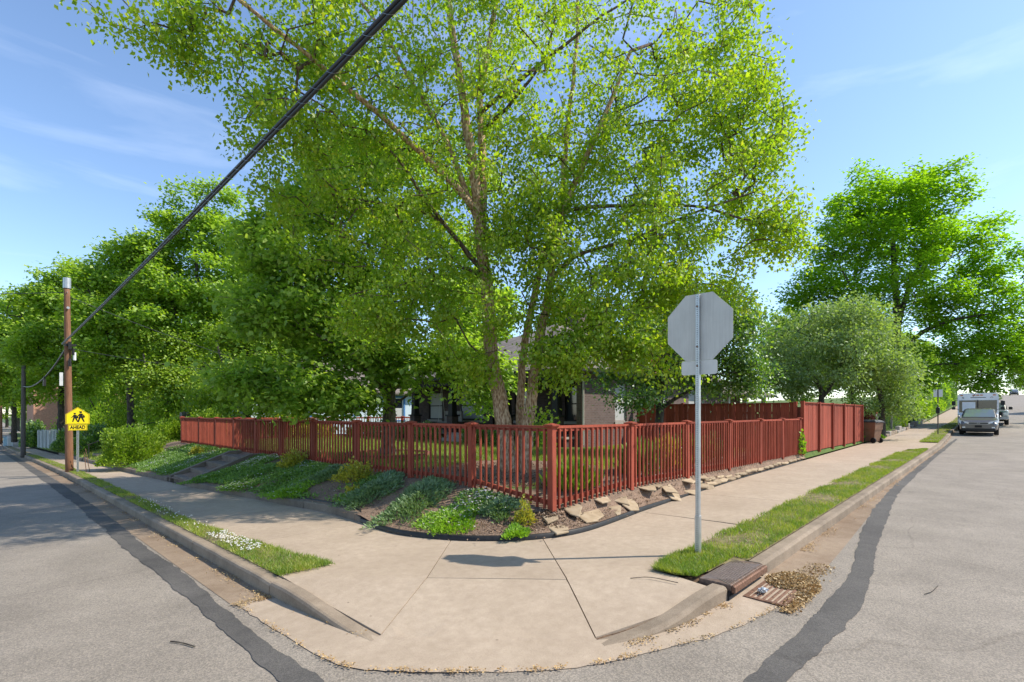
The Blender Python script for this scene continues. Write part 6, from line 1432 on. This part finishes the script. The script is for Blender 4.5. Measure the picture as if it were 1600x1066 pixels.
# ================================================================== SHRUBS AND BANK PLANTS
def shrub(name, label, c, r, n, ll, lw, mat, seed, cat='shrub', stem=True, group=None, updir=.5, rough=.16, flowers=None, bark_='darkbark', floor=True):
    """leafy mass: leaves through the outer shell of a lumpy dome, with stems"""
    rng = np.random.default_rng(seed); c = np.asarray(c, float); r = np.asarray(r, float); t = thing(name, label, cat, tuple(c), group=group)
    v = rand_unit(n, rng); v[:, 2] = np.abs(v[:, 2])*1.0 if floor else v[:, 2]
    q = 1-np.abs(rng.normal(size=n))*.22; lumpv = 1+rough*(np.sin(v[:, 0]*7+seed)*np.sin(v[:, 1]*6+1.3*seed)+np.sin(v[:, 2]*8+seed*.7)*.6+rng.normal(size=n)*.22)
    P = v*(q*lumpv)[:, None]*r; D = v*.8+rand_unit(n, rng)*.7+np.array([0, 0, updir]); U = rand_unit(n, rng); L = ll*rng.uniform(.6, 1.3, n)
    put('foliage', leaf_mesh('foliage', P, D, U, L, L*lw, .2), M[mat], t)
    if stem:
        b = MB()
        for k in range(7):
            a = k*.9+seed; d = np.array([math.cos(a)*r[0]*.6, math.sin(a)*r[1]*.6, r[2]*.75]); b.tube(smooth_path([np.array([0, 0, -.05]), d*.4+np.array([0, 0, .05*r[2]]), d], 4), np.linspace(.02, .006, 9)*max(.4, r[2]), 5)
        b.local('stems', M[bark_], t)
    if flowers:
        m, fm, fs = flowers; v = rand_unit(m, rng); v[:, 2] = np.abs(v[:, 2]); P = v*r*1.06; D = rand_unit(m, rng)+np.array([0, 0, .2]); U = np.tile([0, 0, 1.], (m, 1)); L = fs*rng.uniform(.6, 1.3, m)
        put('flowers', leaf_mesh('flowers', P, D, U, L, L*.5, .1), M[fm], t)['kind'] = 'stuff'
    return t
for lab, x, y, rr, h, mt, sd in LATE: shrub('tall_shrub', lab, (x, y, float(yardz(x, y))-.1), (rr, rr, h), int(5200*rr/1.6), .15, .38, mt, sd, rough=.24)
p = at(208, 722, 20.3); shrub('boxwood_shrub', 'large rounded yellow green shrub on the bank beyond the steps', (p[0], p[1], bz(p[0], p[1])-.05), (1.12, 1.12, 1.5), 11000, .085, .38, 'boxleaf', 3)
p = at(268, 695, 24.2); shrub('boxwood_shrub', 'smaller rounded shrub against the end of the red fence', (p[0], p[1], bz(p[0], p[1])-.05), (.65, .75, 1.25), 6000, .085, .38, 'boxleaf', 5)
p = at(298, 650, 26.5); shrub('boxwood_shrub', 'bright shrub rising behind the far end of the red fence', (7.6, 27.6, .35), (1.2, 1.0, 1.7), 7000, .09, .38, 'boxleaf', 6)
shrub('dark_shrub', 'dark green shrub behind the timber pole on the bank', (4.4, 38.5, -.5), (1.1, 1.5, 1.4), 5000, .13, .4, 'darkleaf', 8)
shrub('dark_shrub', 'dark shrub at the near end of the whitewashed fence', (3.9, 45.2, -.8), (.9, 1.3, 1.3), 4000, .14, .4, 'darkleaf', 9)
shrub('dark_shrub', 'dark clipped shrub beyond the whitewashed fence', (3.0, 63.0, -1.3), (.9, 1.6, 2.0), 4000, .18, .4, 'darkleaf', 10)
for k, (y, hgt) in enumerate(((12.6, 1.05), (14.4, .95), (15.9, 1.0), (19.3, 1.1), (21.3, 1.0), (23.2, 1.1))):
    shrub('foundation_shrub', 'dark green foundation shrub along the brick porch', (14.3, y, .4), (.55, .85, hgt*.85), 2600, .07, .42, 'darkleaf' if k % 2 else 'thyme', 20+k, group='shrubs along the brick porch')
shrub('yellow_shrub', 'yellow green shrub before the far picket fence', (11.5, 25.0, .4), (1.2, .6, .8), 3200, .09, .35, 'gold', 31)
shrub('yellow_shrub', 'second yellow green shrub before the far picket fence, nearer the blue house window', (14.2, 25.0, .4), (1.0, .6, .7), 2800, .09, .35, 'gold', 32)
# upright iris leaves and flowering clumps inside the right fence
for k, (x, y, h, lab, mt, fl) in enumerate(((10.0, 5.7, .62, 'tall strappy green clump with pale blooms behind the second bay of the right fence', 'thyme', (90, 'flower', .06)), (11.3, 5.7, .66, 'yellowish strappy clump behind the third bay of the right fence', 'gold', (60, 'whiteflower', .06)), (12.4, 5.8, .7, 'flowering clump with white blooms in the right side bed', 'thyme', (160, 'whiteflower', .06)), (14.2, 5.9, .6, 'bushy flowering plant near the end of the low right fence', 'juniper', (120, 'flower', .06)), (7.4, 5.6, .30, 'small green tuft just inside the corner of the fence', 'lime', None))):
    shrub('garden_clump', lab, (x, y, float(yardz(x, y))), (.48, .42, h), 900, .26, .10, mt, 40+k, 'plant', False, updir=1.6, flowers=fl)
shrub('red_shrub', 'dark red leaved shrub beside the bins', (35.4, 5.9, .4), (.9, .8, 1.9), 4200, .11, .4, 'redleaf', 50)
shrub('round_shrub', 'clipped round green shrub in the garden beyond the bins', (47.5, 5.9, .55), (1.15, 1.0, 1.35), 4200, .1, .4, 'boxleaf', 51)
for k, (x, y, h, lab, mt) in enumerate(((33.4, 5.6, .55, 'low grassy plant behind the first border stones', 'lime'), (37.2, 5.7, .6, 'green strappy plant in the stone edged garden', 'lime'), (39.5, 5.7, .8, 'grey green plant before the grey garden pickets', 'juniper'), (44.6, 5.7, .9, 'tall grey green perennial beside the pale garden post', 'juniper'), (32.0, 4.95, .35, 'small leafy weed at the foot of the blue grey bin', 'lime'), (51, 6, 1.0, 'loose green shrub near the far red fence', 'thyme'), (56, 6, 1.5, 'large loose shrub by the far right pavement', 'thyme'), (62, 6.2, 1.6, 'dense shrub beyond the step van', 'darkleaf'))):
    shrub('garden_plant', lab, (x, y, float(yardz(x, y))), (h*.9, .6, h), 1800, .14, .2, mt, 60+k, 'plant', False, updir=1.0)
for k, (x, y, h, r) in enumerate(((54, 7.2, 2.2, 1.8), (58.5, 7.4, 2.6, 2.0), (66, 7.0, 2.4, 2.2), (71, 7.2, 2.8, 2.4), (77, 7.4, 2.4, 2.6), (84, 7.2, 3.0, 2.8), (92, 7.4, 3.0, 3.2), (101, 7.6, 3.2, 3.4), (112, 7.8, 3.4, 3.8), (125, 8, 3.6, 4.4), (140, 8.4, 4, 5))):
    shrub('hedge_shrub', 'loose green shrub in the row beside the far right pavement', (x, y-.6, float(yardz(x, y))-.1), (r, 1.5, h), 2600, .24, .4, ('thyme', 'darkleaf', 'elmleaf')[k % 3], 300+k, group='shrubs beside the far right pavement')
shrub('climbing_plant', 'leafy weed climbing the post where the low and tall red fences meet', (19.1, 4.80, .3), (.14, .08, .75), 120, .10, .4, 'lime', 71, 'plant', True)
shrub('climbing_plant', 'pale vine beside the grey bin at the tall fence end', (30.4, 5.2, .4), (.4, .3, 1.2), 700, .1, .4, 'lime', 72, 'plant', True)
# creeping mats on the bank
def mat_plant(label, cx, cy, ru, rv_, h, rot, n, style, seed, flowers=0, fmat='flower'):
    rng = np.random.default_rng(seed); ru *= 1.25; rv_ *= 1.35; n = int(n*1.5); h *= .6; t = thing('creeping_plant', label, 'plant', (cx, cy, bz(cx, cy)))
    a = rng.random(n)*6.283; q = np.sqrt(rng.random(n)); out = 1+.22*np.sin(a*3+seed)+.16*np.sin(a*5+2*seed)+.12*rng.normal(size=n); u = np.cos(a)*q*ru*out; v = np.sin(a)*q*rv_*out
    x = cx+u*math.cos(rot)-v*math.sin(rot); y = cy+u*math.sin(rot)+v*math.cos(rot); k = (x < 5.93) | (y < 4.8)
    x, y, q, a = x[k], y[k], q[k], a[k]; m = len(x)
    top = h*np.sqrt(np.maximum(0, 1-q*q))*(.8+.35*np.sin(u[k]*9+seed)*np.sin(v[k]*11)); z0 = bza(x, y); z = z0+top*(1-np.abs(rng.normal(size=m))*.25)+.005
    P = np.column_stack([x, y, z]); D = rand_unit(m, rng)*.7+np.column_stack([np.cos(a+rot), np.sin(a+rot), np.full(m, .75)]); U = rand_unit(m, rng)
    ru *= 1; ll, lw, mt = {'juniper': (.075, .16, 'juniper'), 'thyme': (.038, .32, 'thyme'), 'lime': (.05, .22, 'lime'), 'gold': (.055, .35, 'gold')}[style]; L = ll*rng.uniform(.6, 1.3, m)
    put('foliage', leaf_mesh('foliage', P-ORG[t.name], D, U, L, L*lw, .2), M[mt], t)
    if flowers:
        i = rng.choice(m, flowers); P = np.column_stack([x[i], y[i], z0[i]+top[i]+.03+rng.random(flowers)*.02]); D = rand_unit(flowers, rng); D[:, 2] *= .3; U = np.tile([0, 0, 1.], (flowers, 1)); L = .036*rng.uniform(.7, 1.3, flowers)
        put('flowers', leaf_mesh('flowers', P-ORG[t.name], D, U, L, L*.5, .1), M[fmat], t)['kind'] = 'stuff'
    return t
from_px = lambda px, py, D: at(px, py, D)[:2]
mats = [
 ('silvery green creeping juniper mat nearest the corner below the fence', 5.35, 7.35, .95, .30, .20, 1.95 if False else .55, 3600, 'juniper', 1, 0, ''),
 ('second silvery juniper mat just uphill of the nearest one', 5.35, 8.75, .85, .30, .20, .5, 3200, 'juniper', 2, 0, ''),
 ('bright lime creeping mat with lilac flecks on the corner bed', 4.92, 6.02, .42, .30, .12, .6, 2600, 'lime', 3, 70, 'flower'),
 ('green creeping phlox with pale lilac flowers under the first fence bay', 5.55, 6.15, .45, .26, .13, .3, 2600, 'thyme', 4, 190, 'flower'),
 ('blue green low mat beside the lilac phlox below the fence', 5.62, 5.72, .34, .22, .09, .8, 1800, 'juniper', 5, 20, 'flower'),
 ('small lime creeper spilling over the black edging', 5.12, 4.86, .16, .11, .08, .4, 700, 'lime', 6, 0, ''),
 ('grey green juniper tuft below the yellow shrub and fence', 5.6, 11.2, .7, .30, .18, .4, 2400, 'juniper', 7, 0, ''),
 ('green creeping mat halfway down the bank below the golden shrub', 5.1, 12.3, .8, .3, .14, .35, 2600, 'thyme', 8, 20, 'flower'),
 ('bright green tuft of creeper at the low wall mid bank', 4.55, 11.0, .42, .36, .16, .5, 2400, 'lime', 9, 30, 'flower'),
 ('dark green mat with white flecks hanging over the low wall', 4.35, 13.2, .42, .45, .15, .6, 2400, 'thyme', 10, 130, 'whiteflower'),
 ('green mat uphill of the white flecked one', 5.0, 13.9, .7, .32, .15, .4, 2400, 'thyme', 11, 40, 'flower'),
 ('green creeping mat right beside the concrete steps', 4.35, 15.7, .5, .5, .16, .3, 2600, 'thyme', 12, 20, 'whiteflower'),
 ('white flowering mat below the fence to the right of the steps', 5.5, 15.5, .42, .55, .16, 1.2, 1800, 'thyme', 13, 700, 'whiteflower'),
 ('white flowering mat on the bank to the left of the steps', 4.9, 19.6, .55, .35, .14, .4, 1800, 'thyme', 14, 520, 'whiteflower'),
 ('green creeping mat at the pavement left of the steps', 4.3, 19.4, .4, .7, .16, .1, 2600, 'thyme', 15, 60, 'whiteflower'),
 ('long green mat on the upper bank near the far end of the red fence', 5.3, 22.0, .6, 1.0, .16, .1, 3000, 'thyme', 16, 60, 'flower'),
 ('green mat on the lower bank left of the steps', 4.3, 21.8, .45, .9, .16, .1, 2600, 'thyme', 17, 90, 'flower'),
 ('far green mat beside the large rounded shrub', 4.7, 24.2, .7, .9, .16, .1, 2600, 'thyme', 18, 90, 'whiteflower'),
 ('lilac flecked mat at the fence foot above the grey juniper', 5.65, 12.9, .3, .6, .12, .1, 1600, 'thyme', 19, 120, 'flower'),
]
for a in mats: mat_plant(a[0], *a[1:9], a[9], a[10], a[11] or 'flower')
for k, (x, y, r, lab) in enumerate(((5.48, 5.02, (.15, .13, .30), 'variegated yellow shrub by the corner post of the fence'), (5.5, 9.95, (.42, .34, .34), 'golden shrub below the third fence bay'), (5.62, 13.4, (.36, .34, .32), 'small golden shrub farther along beneath the fence'), (5.3, 21.0, (.22, .22, .25), 'tiny golden shrub on the bank past the steps'), (5.0, 9.15, (.12, .12, .12), 'tiny yellow tuft between the two junipers'))):
    shrub('golden_shrub', lab, (x, y, bz(x, y)-.02), r, int(260+2600*r[0]), .055 if k else .045, .36, 'gold', 80+k, updir=.8, rough=.32)
# thin low ground cover over the far bank
rg = np.random.default_rng(44); n = 110000; y = 8.6+rg.random(n)*15.5; t_ = rg.random(n)**.8; x0 = xw(y)+.12; x = x0+(5.9-x0)*t_
f = np.sin(x*2.3+y*1.1)+np.sin(y*1.9-x*1.7)+.6*np.sin(y*4.3+x*3.1)+rg.normal(size=n)*.45+(y-13)*.15; k = (f > .0) & ~((y > ST0-.2) & (y < ST1+.2)); x, y = x[k], y[k]
P = np.column_stack([x, y, bza(x, y)+.01+rg.random(len(x))*.05]); m = len(P); D = rand_unit(m, rg)+np.array([0, 0, .7]); L = .055*rg.uniform(.6, 1.3, m)
tag(put('ground_cover', leaf_mesh('ground_cover', P, D, rand_unit(m, rg), L, L*.3, .2), M['thyme']), 'low green ground cover creeping over the left bank', 'ground cover', kind='stuff')
i = rg.choice(m, 900); Pf = P[i]+np.array([0, 0, .03]); tag(put('ground_cover_flowers', leaf_mesh('ground_cover_flowers', Pf, rand_unit(900, rg)*np.array([1, 1, .3]), np.tile([0, 0, 1.], (900, 1)), np.full(900, .03), np.full(900, .014), .1), M['flower']), 'tiny pale flowers scattered in the bank ground cover', 'flowers', kind='stuff')
# clover flowers in the left verge
n = 330; y = np.where(rg.random(n) < .75, 6.9+rg.random(n)*1.6, 9+rg.random(n)*5); x = 2.24+rg.random(n)*.3; P = np.column_stack([x, y, gz(x, y)+.07]); V = []; b = MB()
oc = np.array([(1, 0, 0), (0, 1, 0), (-1, 0, 0), (0, -1, 0), (0, 0, 1), (0, 0, -1)])*.011; OF = [(0, 1, 4), (1, 2, 4), (2, 3, 4), (3, 0, 4), (1, 0, 5), (2, 1, 5), (3, 2, 5), (0, 3, 5)]
for p in P: b.add(oc*random.uniform(.7, 1.2)+p, OF)
tag(b.local('clover_flowers', M['whiteflower']), 'white clover heads in the left grass strip', 'flowers', kind='stuff')
# brick ring round the maple
br = thing('brick_ring', 'low ring of red bricks round the foot of the maple', 'edging', (float(mb0[0]), float(mb0[1]), .4)); me = MB().cbox(-.11, .11, -.05, .05, 0, .1, .01).mesh('brick'); me.materials.append(M['terracotta'])
for k in range(34): a = k*2*math.pi/34; put('brick', me, None, br, (math.cos(a)*1.25, math.sin(a)*1.25, .0), (0, 0, a+math.pi/2))
